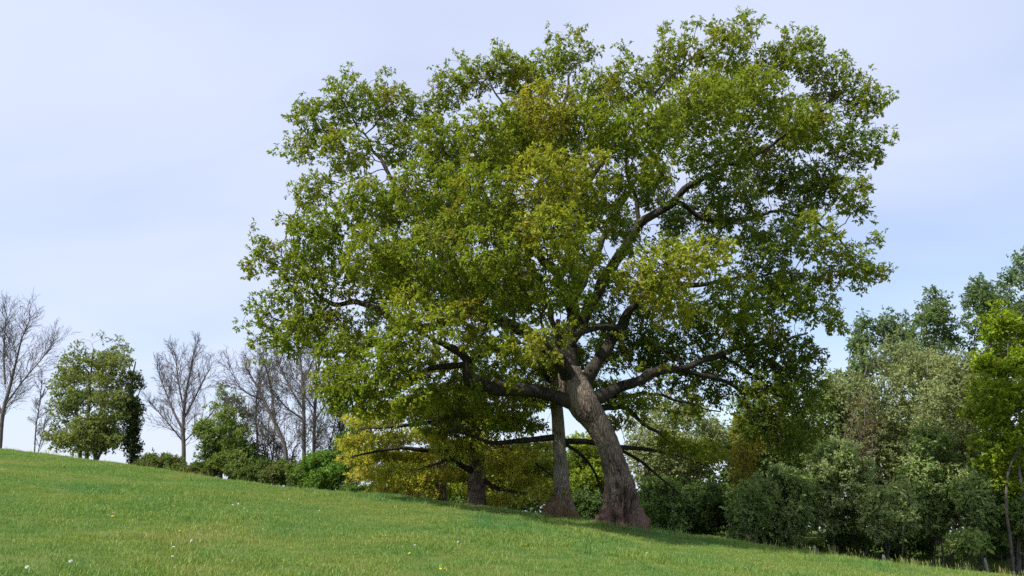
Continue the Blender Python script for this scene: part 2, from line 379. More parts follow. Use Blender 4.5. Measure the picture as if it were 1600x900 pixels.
def network_mesh(pos, par, rad, n_seed, sides=4, big=0.035):
    """tubes along every grown edge; rings are carried along the thickest child"""
    n = len(pos); idx = np.arange(n_seed, n)
    if not len(idx): return np.zeros((0, 3)), []
    d = nrm(pos[idx] - pos[par[idx]]); ref = np.where(np.abs(d[:, 2:3]) < 0.9, np.array([[0, 0, 1.]]), np.array([[1., 0, 0]]))
    u = nrm(np.cross(d, ref)); w = np.cross(d, u); V = []; F = []; base = 0
    for sel, k in ((rad[idx] >= big, 6), (rad[idx] < big, sides)):
        if not sel.any(): continue
        e = idx[sel]; th = np.arange(k) * 2 * math.pi / k; D = np.cos(th)[None, :, None] * u[sel][:, None] + np.sin(th)[None, :, None] * w[sel][:, None]
        r0 = np.minimum(rad[par[e]], rad[e] * 1.25); r1 = rad[e]; ext = d[sel] * r1[:, None] * 0.35
        a = (pos[par[e]] - ext)[:, None] + D * r0[:, None, None]; b = (pos[e] + ext)[:, None] + D * r1[:, None, None]
        V.append(np.concatenate([a, b], 1).reshape(-1, 3)); o = base + np.arange(len(e))[:, None] * 2 * k; j = np.arange(k)[None]
        F.append(np.stack([o + j, o + (j + 1) % k, o + k + (j + 1) % k, o + k + j], -1).reshape(-1, 4)); base += len(e) * 2 * k
    return np.concatenate(V), [np.concatenate(F)]
def in_lobes(lobes, n, rng, shell=0.3):
    """lobes rows: x y z rx ry rz; points spread through them, denser near their skins"""
    Lb = np.asarray(lobes, float); vol = (Lb[:, 3] * Lb[:, 4] * Lb[:, 5]) ** 0.85; k = rng.choice(len(Lb), n, p=vol / vol.sum())
    v = nrm(rng.normal(size=(n, 3))) * (rng.random(n) ** shell)[:, None]
    return Lb[k, :3] + v * Lb[k, 3:6]
def leaf_quads(hp, hd, lobes, rng, tints, shoots, per, shoot_len, size, droop=0.35, up=0.6, outw=0.5, wide=0.45, flat=0.0, vary=0.16):
    """rosettes of folded leaves on short shoots round every host node"""
    Lb = np.asarray(lobes, float); n = len(hp)
    dl = np.linalg.norm((hp[:, None] - Lb[None, :, :3]) / Lb[None, :, 3:6], axis=2) if n * len(Lb) < 4e6 else None
    if dl is None:
        near = np.concatenate([np.linalg.norm((hp[c:c + 2000, None] - Lb[None, :, :3]) / Lb[None, :, 3:6], axis=2).argmin(1) for c in range(0, n, 2000)])
    else: near = dl.argmin(1)
    m = n * shoots; si = np.repeat(np.arange(n), shoots)
    sd = nrm(hd[si] * 0.6 + rng.normal(0, 0.75, (m, 3)) * np.array((1, 1, 1 - 0.6 * flat)) + np.array((0, 0, 0.15))); sl = rng.uniform(0.35, 1.0, m) * shoot_len
    q = m * per; li = np.repeat(np.arange(m), per); t = rng.uniform(0, 1, q) ** 0.55
    P = hp[si][li] + sd[li] * (sl[li] * t)[:, None]
    ax = nrm(sd[li] * 0.55 + rng.normal(0, 0.7, (q, 3)) + np.array((0, 0, -droop)))
    outd = nrm(P - Lb[near[si][li], :3])
    nn = nrm(rng.normal(0, 0.55, (q, 3)) * np.array((1, 1, 1.0)) + np.array((0, 0, up)) + outd * outw)
    nn = nrm(nn - ax * (nn * ax).sum(1, keepdims=True)); sx = np.cross(ax, nn)
    Ln = size * rng.uniform(0.55, 1.4, q)[:, None]; W = Ln * wide * rng.uniform(0.75, 1.2, q)[:, None]
    b = P; tp = P + ax * Ln - nn * Ln * 0.12; md = P + ax * Ln * 0.52
    V = np.stack([b, md + sx * W * 0.5 + nn * W * 0.16, tp, md - sx * W * 0.5 + nn * W * 0.16], 1).reshape(-1, 3)
    o = np.arange(q)[:, None] * 4; F = [np.concatenate([o + np.array([[0, 1, 2]]), o + np.array([[0, 2, 3]])])]
    c = tints(near, hp)[si][li] * np.exp(rng.normal(0, vary * 0.6, m))[li][:, None] * np.exp(rng.normal(0, vary, q))[:, None]
    c *= 1 + rng.normal(0, 0.06, (q, 3))
    return V, F, np.repeat(np.clip(c, 0.004, 0.8), 4, 0)
def palette(cols, rng, nl, patch=0.35):
    """colour per lobe from a weighted list, blended with a slow noise through the crown"""
    C = np.array([c[:3] for c in cols]); w = np.array([c[3] for c in cols]); w = w / w.sum()
    lc = C[rng.choice(len(C), nl, p=w)] * 0.6 + (C * w[:, None]).sum(0) * 0.4
    def f(near, hp):
        alt = C[rng.choice(len(C), len(hp), p=w)]
        return lc[near] * (1 - patch) + alt * patch
    return f
def blob(px, py, rpx, y, zs=1.0, xs=1.0, ds=1.0):
    p = pix(px, py, y); r = rpx * mpp(y); return (*p, r * xs, r * ds, r * zs)
def crown_blobs(px, py, rx, ry, y, depth, n, r, rng, zs=0.8):
    """n clumps of about r photo pixels through an ellipsoid (pixels rx, ry; metres depth)"""
    out = []
    for k in range(n):
        v = nrm(rng.normal(size=3)) * rng.random() ** 0.24; s = r * rng.uniform(0.7, 1.25)
        yy = y + v[1] * depth; out.append(blob(px + v[0] * max(4, rx - s * 0.7), py + v[2] * max(4, ry - s * 0.7), s, yy, zs))
    return out
def stem_path(base, top, r0, r1, rng, bend=0.06, n=6):
    a = np.asarray(base, float); b = np.asarray(top, float); ln = np.linalg.norm(b - a); out = []
    for i in range(n + 1):
        t = i / n; p = a + (b - a) * t
        if 0 < i: p = p + rng.normal(0, bend * ln * 0.35, 3) * np.array((1, 1, 0.2)) * (0.4 + t)
        out.append((*p, r0 * (1 - t) + r1 * t if t > 0 else r0))
    return out
def tree(name, label, cat, base, stems, lobes, n_attr, D, bark, twig, seed, leaf=None, pal=None, kill=None, group=None, flare=0.5,
         trunk_name='trunk', seg=10, iters=90, jitter=0.28, trop=(0, 0, 0.08), bare=None, shell=0.28, host_h=3, mat=None, rootz=None, seed_from=0.25, tip=0.006, roots=0.0):
    """stems: list of rows (x y z r) in the world; the first is the trunk"""
    rng = np.random.default_rng(seed); base = np.asarray(base, float); root = empty(name, base); tag(root, label, cat, group)
    seeds = []; spar = []; srad = []
    for si, st in enumerate(stems):
        p4 = smooth_path(st, max(0.22, D * 0.8)); nseg = seg if si == 0 else max(6, seg - 2)
        h = p4[:, 2] - p4[0, 2]
        if si == 0 or np.linalg.norm(p4[0, :3] - base) < 1.2:
            p4 = p4.copy(); p4[:, 3] *= 1 + flare * np.exp(-np.maximum(h, 0) / (2.2 * p4[0, 3] + 0.05))
        V, F = sweep(p4, nseg, bark_disp(seed + si, 0.12, 0.06, roots if si == 0 else 0.0, base[2]) if p4[0, 3] > 0.06 else None)
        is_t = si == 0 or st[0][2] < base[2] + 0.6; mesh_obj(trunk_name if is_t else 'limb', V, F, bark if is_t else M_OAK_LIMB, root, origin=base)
        k0 = max(1, int(len(p4) * (seed_from if si == 0 else 0.25)))
        for i in range(k0, len(p4)):
            seeds.append(p4[i, :3]); spar.append(len(seeds) - 2 if i > k0 else -1); srad.append(p4[i, 3] * 0.8)
    A = in_lobes(lobes, n_attr, rng, shell); A = A[A[:, 2] > ground(A[:, 0], A[:, 1]) + 0.15]
    pos, par = colonize(seeds, spar, A, D, kill or D * 1.15, iters, rng, jitter, trop)
    ns = len(seeds); rad, h = pipe(par, ns, np.array(srad), tip); nd = np.zeros_like(pos); ok = par >= 0; nd[ok] = nrm(pos[ok] - pos[par[ok]])
    V, F = network_mesh(pos, par, rad, ns, 3)
    if bare:                                            # fine twigs fanning off the outer branches
        hosts = np.where((h <= bare['h']) & (np.arange(len(pos)) >= ns))[0]; k = bare['n']; hi = np.repeat(hosts, k); m = len(hi)
        d0 = nrm(nd[hi] * 0.9 + rng.normal(0, 0.55, (m, 3)) + np.array((0, 0, bare.get('up', 0.35)))); l0 = bare['len'] * rng.uniform(0.4, 1.1, m)[:, None]
        p0 = pos[hi]; p1 = p0 + d0 * l0 * 0.5; d1 = nrm(d0 + rng.normal(0, 0.3, (m, 3)) + np.array((0, 0, 0.12))); p2 = p1 + d1 * l0 * 0.5
        d2 = nrm(d0 + rng.normal(0, 0.6, (m, 3))); p3 = p1 + d2 * l0 * 0.45
        q = np.concatenate([p0, p1, p1, p2, p1, p3]); nn = len(q); i3 = np.arange(m)
        pr = np.concatenate([np.full(m, -1), i3, np.full(m, -1), i3 + 2 * m, np.full(m, -1), i3 + 4 * m]); rr = np.concatenate([np.full(m, bare['r'])] * 2 + [np.full(m, bare['r'] * 0.7)] * 4)
        e = np.concatenate([m + i3, 3 * m + i3, 5 * m + i3]); a = q[pr[e]]; b = q[e]; dd = nrm(b - a)
        u = nrm(np.cross(dd, (0.3, 0.9, 0.2))); w = np.cross(dd, u); th = np.arange(3) * 2.0944; DD = np.cos(th)[None, :, None] * u[:, None] + np.sin(th)[None, :, None] * w[:, None]
        V2 = np.concatenate([a[:, None] + DD * rr[e][:, None, None], b[:, None] + DD * rr[e][:, None, None] * 0.6], 1).reshape(-1, 3)
        o = len(V) + np.arange(len(e))[:, None] * 6; j = np.arange(3)[None]
        F2 = np.stack([o + j, o + (j + 1) % 3, o + 3 + (j + 1) % 3, o + 3 + j], -1).reshape(-1, 4)
        F = [np.concatenate([F[0], F2])]; V = np.concatenate([V, V2])
    if len(V): tag(mesh_obj('branch_network' if leaf else 'crown', V, F, twig, root, origin=base), kind='stuff')
    if leaf:
        hp = A + rng.normal(0, 0.05, A.shape); hd = nrm(rng.normal(0, 1, A.shape) + np.array((0, 0, 0.2)))
        if leaf.get('keep'): sel = rng.random(len(hp)) < leaf['keep']; hp, hd = hp[sel], hd[sel]
        kw = {k: v for k, v in leaf.items() if k != 'keep'}
        LV, LF, C = leaf_quads(hp, hd, lobes, rng, palette(pal, rng, len(lobes)), **kw)
        tag(mesh_obj('crown', LV, LF, mat or M_LEAF_FINE, root, tint=C, smooth=False, origin=base), kind='stuff')
    return root

def fan_crown(limbs, rng, l1, n1=3.0, r1=0.028, lv=3, up=0.16, start=0.25):
    """recursive fans of straight fine branches along the limbs; returns node arrays for network_mesh"""
    pos = []; par = []; rad = []
    def grow(p, d, ln, r, level, host):
        k = {1: 5, 2: 3, 3: 2}[level]; last = host; q = np.array(p)
        for i in range(k):
            d = d + rng.normal(0, 0.13, 3) + np.array((0, 0, up * (0.8 if level < 3 else 0.4))) * 0.5; d = d / np.linalg.norm(d)
            q = q + d * ln / k; pos.append(q.copy()); par.append(last); rad.append(max(0.0075, r * (1 - 0.75 * (i + 1) / k))); last = len(pos) - 1
            if level < lv:
                for _ in range(rng.integers(1, 3) if level == 1 else rng.integers(1, 3)):
                    a = nrm(rng.normal(size=3)); a = nrm(a - d * np.dot(a, d)); c = d * math.cos(0.65) + a * math.sin(0.65) * rng.uniform(0.6, 1.2)
                    grow(q, c / np.linalg.norm(c), ln * rng.uniform(0.4, 0.62) * (1.1 - 0.4 * i / k), r * 0.5, level + 1, last)
    for p4 in limbs:
        ln = np.linalg.norm(np.diff(p4[:, :3], axis=0), axis=1).sum(); n = max(3, int(ln * n1)); T, U, W = frames(p4[:, :3])
        for t in np.linspace(start, 1.0, n):
            i = min(len(p4) - 1, int(t * (len(p4) - 1))); a = rng.uniform(0, 6.283); side = U[i] * math.cos(a) + W[i] * math.sin(a)
            sp = 0.95 - 0.5 * t; d = T[i] * math.cos(sp) + side * math.sin(sp) + np.array((0, 0, 0.12))
            pos.append(p4[i, :3].copy()); par.append(-1); rad.append(r1)
            grow(p4[i, :3], nrm(d), l1 * (1.15 - 0.55 * t) * rng.uniform(0.7, 1.15), min(r1, p4[i, 3] * 0.7 + 0.008), 1, len(pos) - 1)
    return np.array(pos), np.array(par), np.array(rad)
def bare_tree(name, label, base, stems, l1, seed, bark, twig, n1=3.0, leaf=None, pal=None, start=0.25, r1=0.028):
    rng = np.random.default_rng(seed); base = np.asarray(base, float); root = empty(name, base); tag(root, label, 'tree'); limbs = []
    for si, st in enumerate(stems):
        p4 = smooth_path(st, 0.3); hh = np.maximum(p4[:, 2] - base[2], 0); p4[:, 3] *= 1 + 0.35 * np.exp(-hh / 0.4); limbs.append(p4)
        V, F = sweep(p4, 8, bark_disp(seed + si, 0.10, 0.03)); mesh_obj('trunk' if (si == 0 or st[0][2] < base[2] + 0.6) else 'limb', V, F, bark, root, origin=base)
    pos, par, rad = fan_crown(limbs, rng, l1, n1, r1, start=start); e = np.where(par >= 0)[0]
    d = nrm(pos[e] - pos[par[e]]); u = nrm(np.cross(d, (0.31, 0.87, 0.38))); w = np.cross(d, u); th = np.arange(3) * 2.0944
    DD = np.cos(th)[None, :, None] * u[:, None] + np.sin(th)[None, :, None] * w[:, None]; r0 = np.minimum(rad[par[e]], rad[e] * 1.5)
    V = np.concatenate([pos[par[e]][:, None] + DD * r0[:, None, None], pos[e][:, None] + DD * rad[e][:, None, None]], 1).reshape(-1, 3); o = np.arange(len(e))[:, None] * 6; j = np.arange(3)[None]
    F = [np.stack([o + j, o + (j + 1) % 3, o + 3 + (j + 1) % 3, o + 3 + j], -1).reshape(-1, 4)]
    tag(mesh_obj('crown' if not leaf else 'branch_network', V, F, twig, root, origin=base), kind='stuff')
    if leaf:
        hp = pos[rng.random(len(pos)) < leaf['keep']]; kw = {k: v for k, v in leaf.items() if k != 'keep'}
        LV, LF, C = leaf_quads(hp, nrm(rng.normal(size=hp.shape)), [(*pos.mean(0), 3, 3, 3)], rng, palette(pal, rng, 1, 0.9), **kw)
        tag(mesh_obj('crown', LV, LF, M_LEAF_FINE, root, tint=C, smooth=False, origin=base), kind='stuff')

# ------------------------------------------------------------------ the old oak
YO = 26.0
def build_oak():
    rng = np.random.default_rng(11)
    bx = pix(968, 828, YO); base = np.array((bx[0], YO, float(ground(bx[0], YO)) - 0.05))
    root = empty('oak_tree', base); tag(root, 'huge spreading oak in full leaf with leaning burred trunk on the meadow brow', 'tree')
    def P(rows): return [(*pix(a, b, YO + d), r) for a, b, d, r in rows]
    trunk = smooth_path([(base[0], YO, base[2] - 0.15, 0.62)] + P([(970, 800, 0, .58), (969, 762, 0, .48), (958, 720, -.05, .395), (947, 688, -.1, .385), (929, 656, -.15, .43), (912, 632, -.2, .53), (898, 606, -.1, .50), (889, 580, 0, .40)]), 0.05)
    zb = base[2]
    knobs = [(-0.35, .55, .30, .28, .16), (.35, .75, .26, .22, .13), (.0, .95, .3, .16, .08), (-.75, .35, .22, .3, .12), (.75, .3, .25, .3, .16), (.12, .35, .13, .32, -.20), (-.16, .62, .10, .14, -.15), (.55, .42, .11, .28, -.16), (-.5, .18, .12, .22, -.12), (.32, .2, .09, .2, -.14), (-.3, .9, .12, .12, -.12), (.15, .75, .1, .12, -.12), (-.9, .6, .14, .2, -.1), (.2, 1.25, .3, .16, .05), (-1.2, .2, .2, .25, .1), (1.3, .25, .2, .3, .14)]
    def disp(Pp, R, th, D, rr):
        for i in range(len(Pp)):
            hh = Pp[i, 2] - zb; fl = math.exp(-max(hh, 0) / 0.62); fl2 = math.exp(-max(hh, 0) / 0.16)
            for j in range(len(th)):
                d = D[i, j]; az = math.atan2(d[0], -d[1]); q = Vector(Pp[i] + d * R[i])
                lob = 0.5 + 0.5 * math.sin(7 * az + 1.2 + 1.4 * math.sin(2 * az)); lob2 = abs(math.sin(4.5 * az + 0.7))
                s = 1 + fl * (0.17 + 0.30 * lob) + fl2 * (0.12 + 0.32 * lob2 + 0.55 * lob ** 4)
                low = math.exp(-max(hh - 1.0, 0) / 0.5)
                for (ka, kh, sa, sh, am) in knobs:
                    da = (az - ka + math.pi) % (2 * math.pi) - math.pi
                    s += (2.6 if am > 0 else 4.2) * am * math.exp(-(da / sa) ** 2 - ((hh - kh * 1.55) / (sh * 1.35)) ** 2)
                s += 0.055 * mnoise.noise(q * 1.7) + low * 0.24 * (mnoise.noise(q * 3.1 + Vector((3, 1, 7)))) + low * 0.15 * mnoise.noise(Vector((q.x * 8, q.y * 8, q.z * 4)))
                s += 0.075 * abs(mnoise.noise(Vector((q.x * 11, q.y * 11, q.z * 2.2)))) + 0.02 * mnoise.noise(Vector((q.x * 26, q.y * 26, q.z * 6)))
                rr[i, j] *= max(s, 0.4)
        return rr
    V, F = sweep(trunk, 88, disp); mesh_obj('trunk', V, F, M_OAK, root, origin=base)
    limbs = [
        [(900, 630, -.1, .34), (872, 622, -.5, .29), (840, 612, -.8, .26), (800, 608, -1.1, .25), (752, 602, -1.5, .24), (733, 588, -1.6, .235), (730, 562, -1.6, .21), (716, 550, -1.8, .18), (694, 542, -2.0, .12), (668, 522, -2.6, .06)],
        [(730, 570, -1.6, .13), (704, 572, -1.7, .11), (676, 574, -1.9, .10), (655, 582, -2, .095), (643, 598, -2.1, .085), (612, 608, -2.2, .07), (575, 612, -2.3, .045)],
        [(731, 564, -1.6, .11), (748, 553, -2, .09), (775, 548, -2.5, .07), (805, 538, -3.5, .05), (840, 545, -4.6, .03)],
        [(892, 596, -.2, .32), (868, 556, -.9, .27), (826, 524, -1.4, .25), (775, 498, -1.8, .23), (735, 478, -2, .20), (712, 446, -1.6, .15), (690, 385, -1, .12), (642, 322, 0, .10), (602, 262, .5, .08), (566, 204, .8, .05)],
        [(740, 482, -2, .17), (700, 500, -1.4, .165), (655, 512, -.6, .16), (622, 503, 0, .15), (592, 485, .5, .13), (556, 474, .9, .12), (516, 474, 1, .10), (482, 442, 1, .06), (440, 410, 1, .03)],
        [(628, 506, 0, .11), (602, 528, .2, .095), (572, 542, .4, .08), (530, 545, .6, .05), (480, 552, .8, .03)],
        [(516, 474, 1, .06), (490, 500, 1, .05), (455, 505, 1, .035), (415, 490, 1, .02)],
        [(891, 600, .2, .42), (888, 545, .5, .36), (894, 486, .4, .30), (896, 424, 0, .25), (882, 352, -.5, .2), (871, 282, -1, .15), (876, 206, -1, .1), (890, 120, -.6, .05)],
        [(894, 490, .3, .2), (874, 436, -1.2, .19), (834, 392, -2.4, .165), (792, 342, -3, .13), (742, 292, -3, .085), (690, 250, -2.6, .04)],
        [(871, 282, -1, .09), (830, 230, -.6, .08), (790, 170, .4, .055), (765, 125, .8, .03)],
        [(884, 350, -.5, .13), (935, 262, -1, .11), (985, 190, -1, .085), (1040, 130, -.3, .05), (1070, 95, .4, .03)],
        [(890, 540, .4, .25), (916, 494, .5, .25), (938, 446, .5, .235), (972, 398, .4, .22), (998, 352, .2, .20), (1040, 326, 0, .175), (1074, 290, -.3, .13), (1130, 262, -.3, .12), (1190, 238, 0, .08), (1250, 190, .5, .05), (1310, 150, 1, .03)],
        [(1000, 356, .2, .1), (992, 306, .2, .08), (978, 252, -.6, .06), (1000, 190, -2, .035)],
        [(1030, 330, 0, .15), (1062, 318, .8, .12), (1110, 342, 1, .105), (1165, 342, 1.2, .09), (1222, 330, .8, .07), (1290, 358, .5, .045), (1345, 402, .2, .025)],
        [(1130, 262, -.3, .09), (1165, 200, 0, .075), (1190, 140, .3, .055), (1225, 92, .8, .03)],
        [(904, 612, .1, .30), (926, 577, .5, .265), (950, 542, .9, .245), (970, 514, 1.1, .22), (988, 480, .6, .18), (1014, 455, 0, .15), (1060, 446, -1.2, .12), (1118, 440, -1.6, .085), (1180, 432, -1.2, .05), (1250, 425, -.8, .03)],
        [(970, 514, 1.1, .15), (940, 511, .2, .13), (908, 520, -.8, .10), (880, 522, -2.2, .07), (852, 530, -4.6, .04)],
        [(1060, 446, -1.2, .08), (1052, 430, -3, .07), (1048, 420, -4.8, .045)],
        [(922, 628, .2, .30), (960, 610, .8, .235), (1000, 593, 1.2, .20), (1034, 581, 1.5, .19), (1070, 577, 1.8, .17), (1102, 561, 2, .14), (1150, 547, 2.2, .12), (1210, 536, 2.5, .08), (1262, 520, 2.5, .04)],
        [(1066, 578, 1.8, .11), (1118, 592, 2, .10), (1158, 614, 2.2, .09), (1180, 658, 2, .07), (1216, 692, 2, .04)],
        [(1130, 557, 2.2, .09), (1168, 580, 2.2, .08), (1204, 606, 2, .06), (1250, 640, 1.6, .035)],
        [(924, 645, .2, .17), (950, 636, .9, .135), (976, 640, 1.5, .12), (1002, 660, 2, .09), (1042, 690, 2.5, .05), (1080, 712, 2.8, .025)],
        [(960, 622, .9, .11), (1020, 616, 2.3, .08), (1080, 632, 3, .055), (1124, 645, 3.2, .03)],
        [(888, 560, .4, .2), (872, 520, 2, .17), (840, 440, 3.6, .13), (800, 340, 4.6, .09), (760, 250, 4.8, .05)],
        [(896, 470, .3, .18), (930, 400, 2.2, .15), (985, 300, 3.8, .11), (1040, 220, 4.6, .08), (1110, 150, 4.8, .04)],
    ]
    seeds, spar, srad = [], [], []
    for li, rows in enumerate(limbs):
        p4 = smooth_path(P(rows), 0.16); p4[:, 3] *= 0.9 - 0.08 * sstep(0, 8, np.arange(len(p4)))
        for i in range(2, len(p4)):
            amp = 0.15 * min(1, i / 14)
            p4[i, :3] += amp * np.array(mnoise.noise_vector(Vector(p4[i, :3]) * 1.3))
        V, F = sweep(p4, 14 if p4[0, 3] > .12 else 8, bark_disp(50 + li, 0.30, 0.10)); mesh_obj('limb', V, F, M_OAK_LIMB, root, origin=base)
        k0 = 10 if p4[0, 3] > .2 else 4
        for i in range(k0, len(p4), 2):
            seeds.append(p4[i, :3]); spar.append(len(seeds) - 2 if i > k0 else -1); srad.append(p4[i, 3] * 0.75)
    lob = []
    G, Yl, Dk = 0, 1, 2  # Dk puts shade into the leaf colour, mostly lower right and back
    for row in [
        (500, 192, 42, 1, G), (548, 158, 42, .5, G), (610, 165, 44, 1.6, G), (700, 142, 36, 2, G), (745, 120, 34, 1.5, G), (790, 108, 34, 1, G), (850, 110, 38, 1.5, G), (888, 88, 36, .3, G), (985, 128, 46, 0, G), (1060, 88, 44, .6, G), (1130, 78, 44, .2, G), (1163, 48, 26, .6, G), (1250, 84, 44, .8, G), (1298, 126, 44, 1.4, G), (1350, 158, 38, 1, G),
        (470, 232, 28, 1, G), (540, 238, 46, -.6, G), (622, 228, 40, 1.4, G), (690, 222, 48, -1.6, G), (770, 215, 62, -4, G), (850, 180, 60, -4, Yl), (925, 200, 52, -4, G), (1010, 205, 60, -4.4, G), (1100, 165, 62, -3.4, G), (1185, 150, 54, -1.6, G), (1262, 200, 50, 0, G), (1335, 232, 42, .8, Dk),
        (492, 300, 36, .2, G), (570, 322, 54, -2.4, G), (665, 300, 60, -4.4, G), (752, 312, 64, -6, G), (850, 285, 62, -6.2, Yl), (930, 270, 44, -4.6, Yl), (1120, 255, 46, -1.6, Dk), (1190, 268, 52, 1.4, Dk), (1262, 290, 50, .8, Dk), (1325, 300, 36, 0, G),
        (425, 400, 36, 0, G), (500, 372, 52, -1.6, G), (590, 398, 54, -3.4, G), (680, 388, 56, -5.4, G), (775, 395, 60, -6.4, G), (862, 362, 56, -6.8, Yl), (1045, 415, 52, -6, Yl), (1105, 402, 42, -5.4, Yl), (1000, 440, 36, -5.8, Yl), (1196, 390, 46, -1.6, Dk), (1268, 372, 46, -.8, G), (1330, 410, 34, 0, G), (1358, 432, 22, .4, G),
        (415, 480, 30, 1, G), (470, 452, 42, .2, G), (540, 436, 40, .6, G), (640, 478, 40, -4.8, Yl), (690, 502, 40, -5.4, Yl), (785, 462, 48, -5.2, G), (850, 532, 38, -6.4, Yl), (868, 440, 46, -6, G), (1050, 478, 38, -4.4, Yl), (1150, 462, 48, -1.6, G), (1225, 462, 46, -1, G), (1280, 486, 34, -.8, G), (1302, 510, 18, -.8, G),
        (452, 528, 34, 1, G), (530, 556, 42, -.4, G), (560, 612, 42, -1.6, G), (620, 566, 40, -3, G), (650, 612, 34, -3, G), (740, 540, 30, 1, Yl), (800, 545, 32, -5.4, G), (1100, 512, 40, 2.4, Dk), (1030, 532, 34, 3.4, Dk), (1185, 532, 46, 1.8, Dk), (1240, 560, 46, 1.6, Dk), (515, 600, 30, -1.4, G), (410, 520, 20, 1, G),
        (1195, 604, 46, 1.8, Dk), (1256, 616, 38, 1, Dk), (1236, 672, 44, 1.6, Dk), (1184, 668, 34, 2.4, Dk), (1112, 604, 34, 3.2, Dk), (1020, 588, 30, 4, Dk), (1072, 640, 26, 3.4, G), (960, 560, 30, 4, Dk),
        (700, 340, 66, 3.6, G), (830, 220, 66, 4.6, G), (930, 150, 48, 4, G), (1130, 140, 50, 4, G), (1240, 190, 50, 4, Dk), (620, 420, 50, 3.6, G), (780, 440, 60, 4.4, Dk), (880, 330, 60, 4, Dk), (1120, 370, 34, 4, Dk), (700, 460, 50, 2.4, G), (820, 600, 30, 3, Yl), (930, 330, 34, -2, G), (1010, 270, 34, 1, Dk), (960, 450, 30, 3, Dk), (905, 400, 40, -4, G), (950, 340, 36, -3.4, G), (965, 290, 36, -3, G), (830, 470, 40, -3.4, G), (735, 440, 44, -4.4, G), (1150, 325, 40, -.6, Dk), (1100, 340, 26, 1.6, Dk), (1080, 235, 36, -2.6, G), (910, 470, 26, -4, G), (640, 440, 40, -2, G), (600, 470, 30, 1.8, G), (690, 570, 36, 1, Yl), (760, 575, 26, 2, Yl), (800, 565, 26, 2, G), (1160, 500, 34, .6, Dk), (1080, 480, 30, 1, Dk), (1210, 440, 34, 1, Dk), (1280, 440, 30, .6, G), (480, 410, 30, 1, G), (820, 130, 40, 2.6, G), (660, 180, 34, 2.4, G), (1030, 130, 36, 2.6, G), (1200, 100, 34, 1.6, G), (600, 585, 40, -2.6, G), (545, 590, 36, -1, G), (590, 630, 30, -2, G), (530, 625, 26, -1.4, G), (640, 640, 26, -2.4, G), (680, 622, 30, 1, G), (600, 545, 34, -2, G), (570, 520, 34, 0, G), (520, 510, 36, .6, G), (480, 505, 34, 0, G), (650, 536, 32, -3.4, G), (730, 500, 34, -5.2, Yl), (760, 520, 30, -5, G), (610, 520, 30, -3, G), (1030, 268, 30, -1.6, G), (985, 384, 28, -2.4, G), (1052, 356, 24, 1.6, Dk), (1090, 306, 24, 1.2, Dk), (1012, 316, 20, 2.4, Dk), (940, 420, 28, -2.6, G), (1150, 220, 40, -1, Dk), (1120, 300, 26, -1.4, Dk), (1040, 390, 26, -2, G), (1180, 360, 30, .4, Dk), (1240, 340, 30, 0, Dk), (955, 535, 34, 5, Dk), (1000, 515, 34, 4.6, Dk), (935, 495, 34, 5, Dk), (1010, 468, 34, 4, Dk), (1055, 555, 34, 4.6, Dk), (1005, 555, 30, 5, Dk), (1060, 335, 30, 3.2, Dk), (1020, 300, 30, 3.6, Dk), (975, 355, 30, 3.4, Dk), (860, 590, 26, 4, G), (1120, 565, 30, 4, Dk), (1070, 600, 26, 4.4, Dk), (720, 270, 50, 1, Dk), (800, 360, 50, 0, Dk), (800, 250, 50, 1, Dk), (880, 240, 44, 0, Dk), (620, 330, 44, 1, Dk), (680, 430, 40, 0, Dk), (960, 220, 40, 1, Dk), (1060, 190, 40, 1.6, Dk)]:
        px, py, r, d, k = row; lob.append((*blob(px, py, r, YO + d, 0.88, 1.0, 1.05), k))
    # sprouts along the limbs
    for rws in limbs:
        for (a, b, d, r_) in rws[2:-1]:
            if r_ < .26 and rng.random() < 0.6: lob.append((*blob(a + rng.uniform(-16, 16), b + rng.uniform(-16, 10), rng.uniform(9, 15), YO + d + rng.uniform(-.7, .5)), rng.integers(0, 3)))
    # small outlying sprays roughen the skyline
    for (px, py, r, d) in [(437, 236, 12, 1), (462, 182, 14, 1), (515, 130, 13, 1), (550, 114, 14, 1), (600, 116, 13, 1), (690, 104, 13, 2), (718, 92, 14, 2), (782, 74, 13, 1), (862, 56, 14, 1), (900, 52, 14, .5), (932, 78, 12, 0), (972, 78, 13, 0), (1040, 45, 14, .6), (1082, 38, 14, .6), (1110, 42, 14, .6), (1165, 22, 13, .6), (1186, 38, 12, .6), (1228, 48, 13, .8), (1264, 38, 13, .8), (1310, 84, 13, 1), (1350, 118, 13, 1), (1388, 152, 13, 1), (1388, 212, 13, .8), (1366, 250, 14, .8), (1352, 330, 14, 0), (1364, 372, 14, 0), (1384, 428, 12, .2), (1340, 452, 12, .2), (400, 366, 13, 0), (386, 425, 14, 0), (382, 505, 12, 1), (390, 540, 10, 1), (408, 560, 12, 1), (462, 300, 13, .4), (452, 345, 14, 0), (476, 160, 13, 1)]:
        lob.append((*blob(px, py, r, YO + d), G))
    lob = np.array(lob); kind = lob[:, 6].astype(int); lob = lob[:, :6]
    A = in_lobes(lob, 22500, rng, 0.33)
    pos, par = colonize(seeds, spar, A, 0.20, 0.19, 130, rng, 0.30, (0, 0, 0.05))
    ns = len(seeds); rad, h = pipe(par, ns, np.array(srad), 0.0065)
    nd = np.zeros_like(pos); ok = par >= 0; nd[ok] = nrm(pos[ok] - pos[par[ok]])
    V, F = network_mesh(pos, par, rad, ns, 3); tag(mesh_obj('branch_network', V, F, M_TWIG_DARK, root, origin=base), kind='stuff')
    hosts = A; dlob = np.concatenate([np.linalg.norm((A[c:c + 2000, None] - lob[None, :, :3]) / lob[None, :, 3:6], axis=2).argmin(1) for c in range(0, len(A), 2000)]); hdir = nrm(nrm(A - lob[dlob, :3]) + rng.normal(0, 0.6, A.shape))
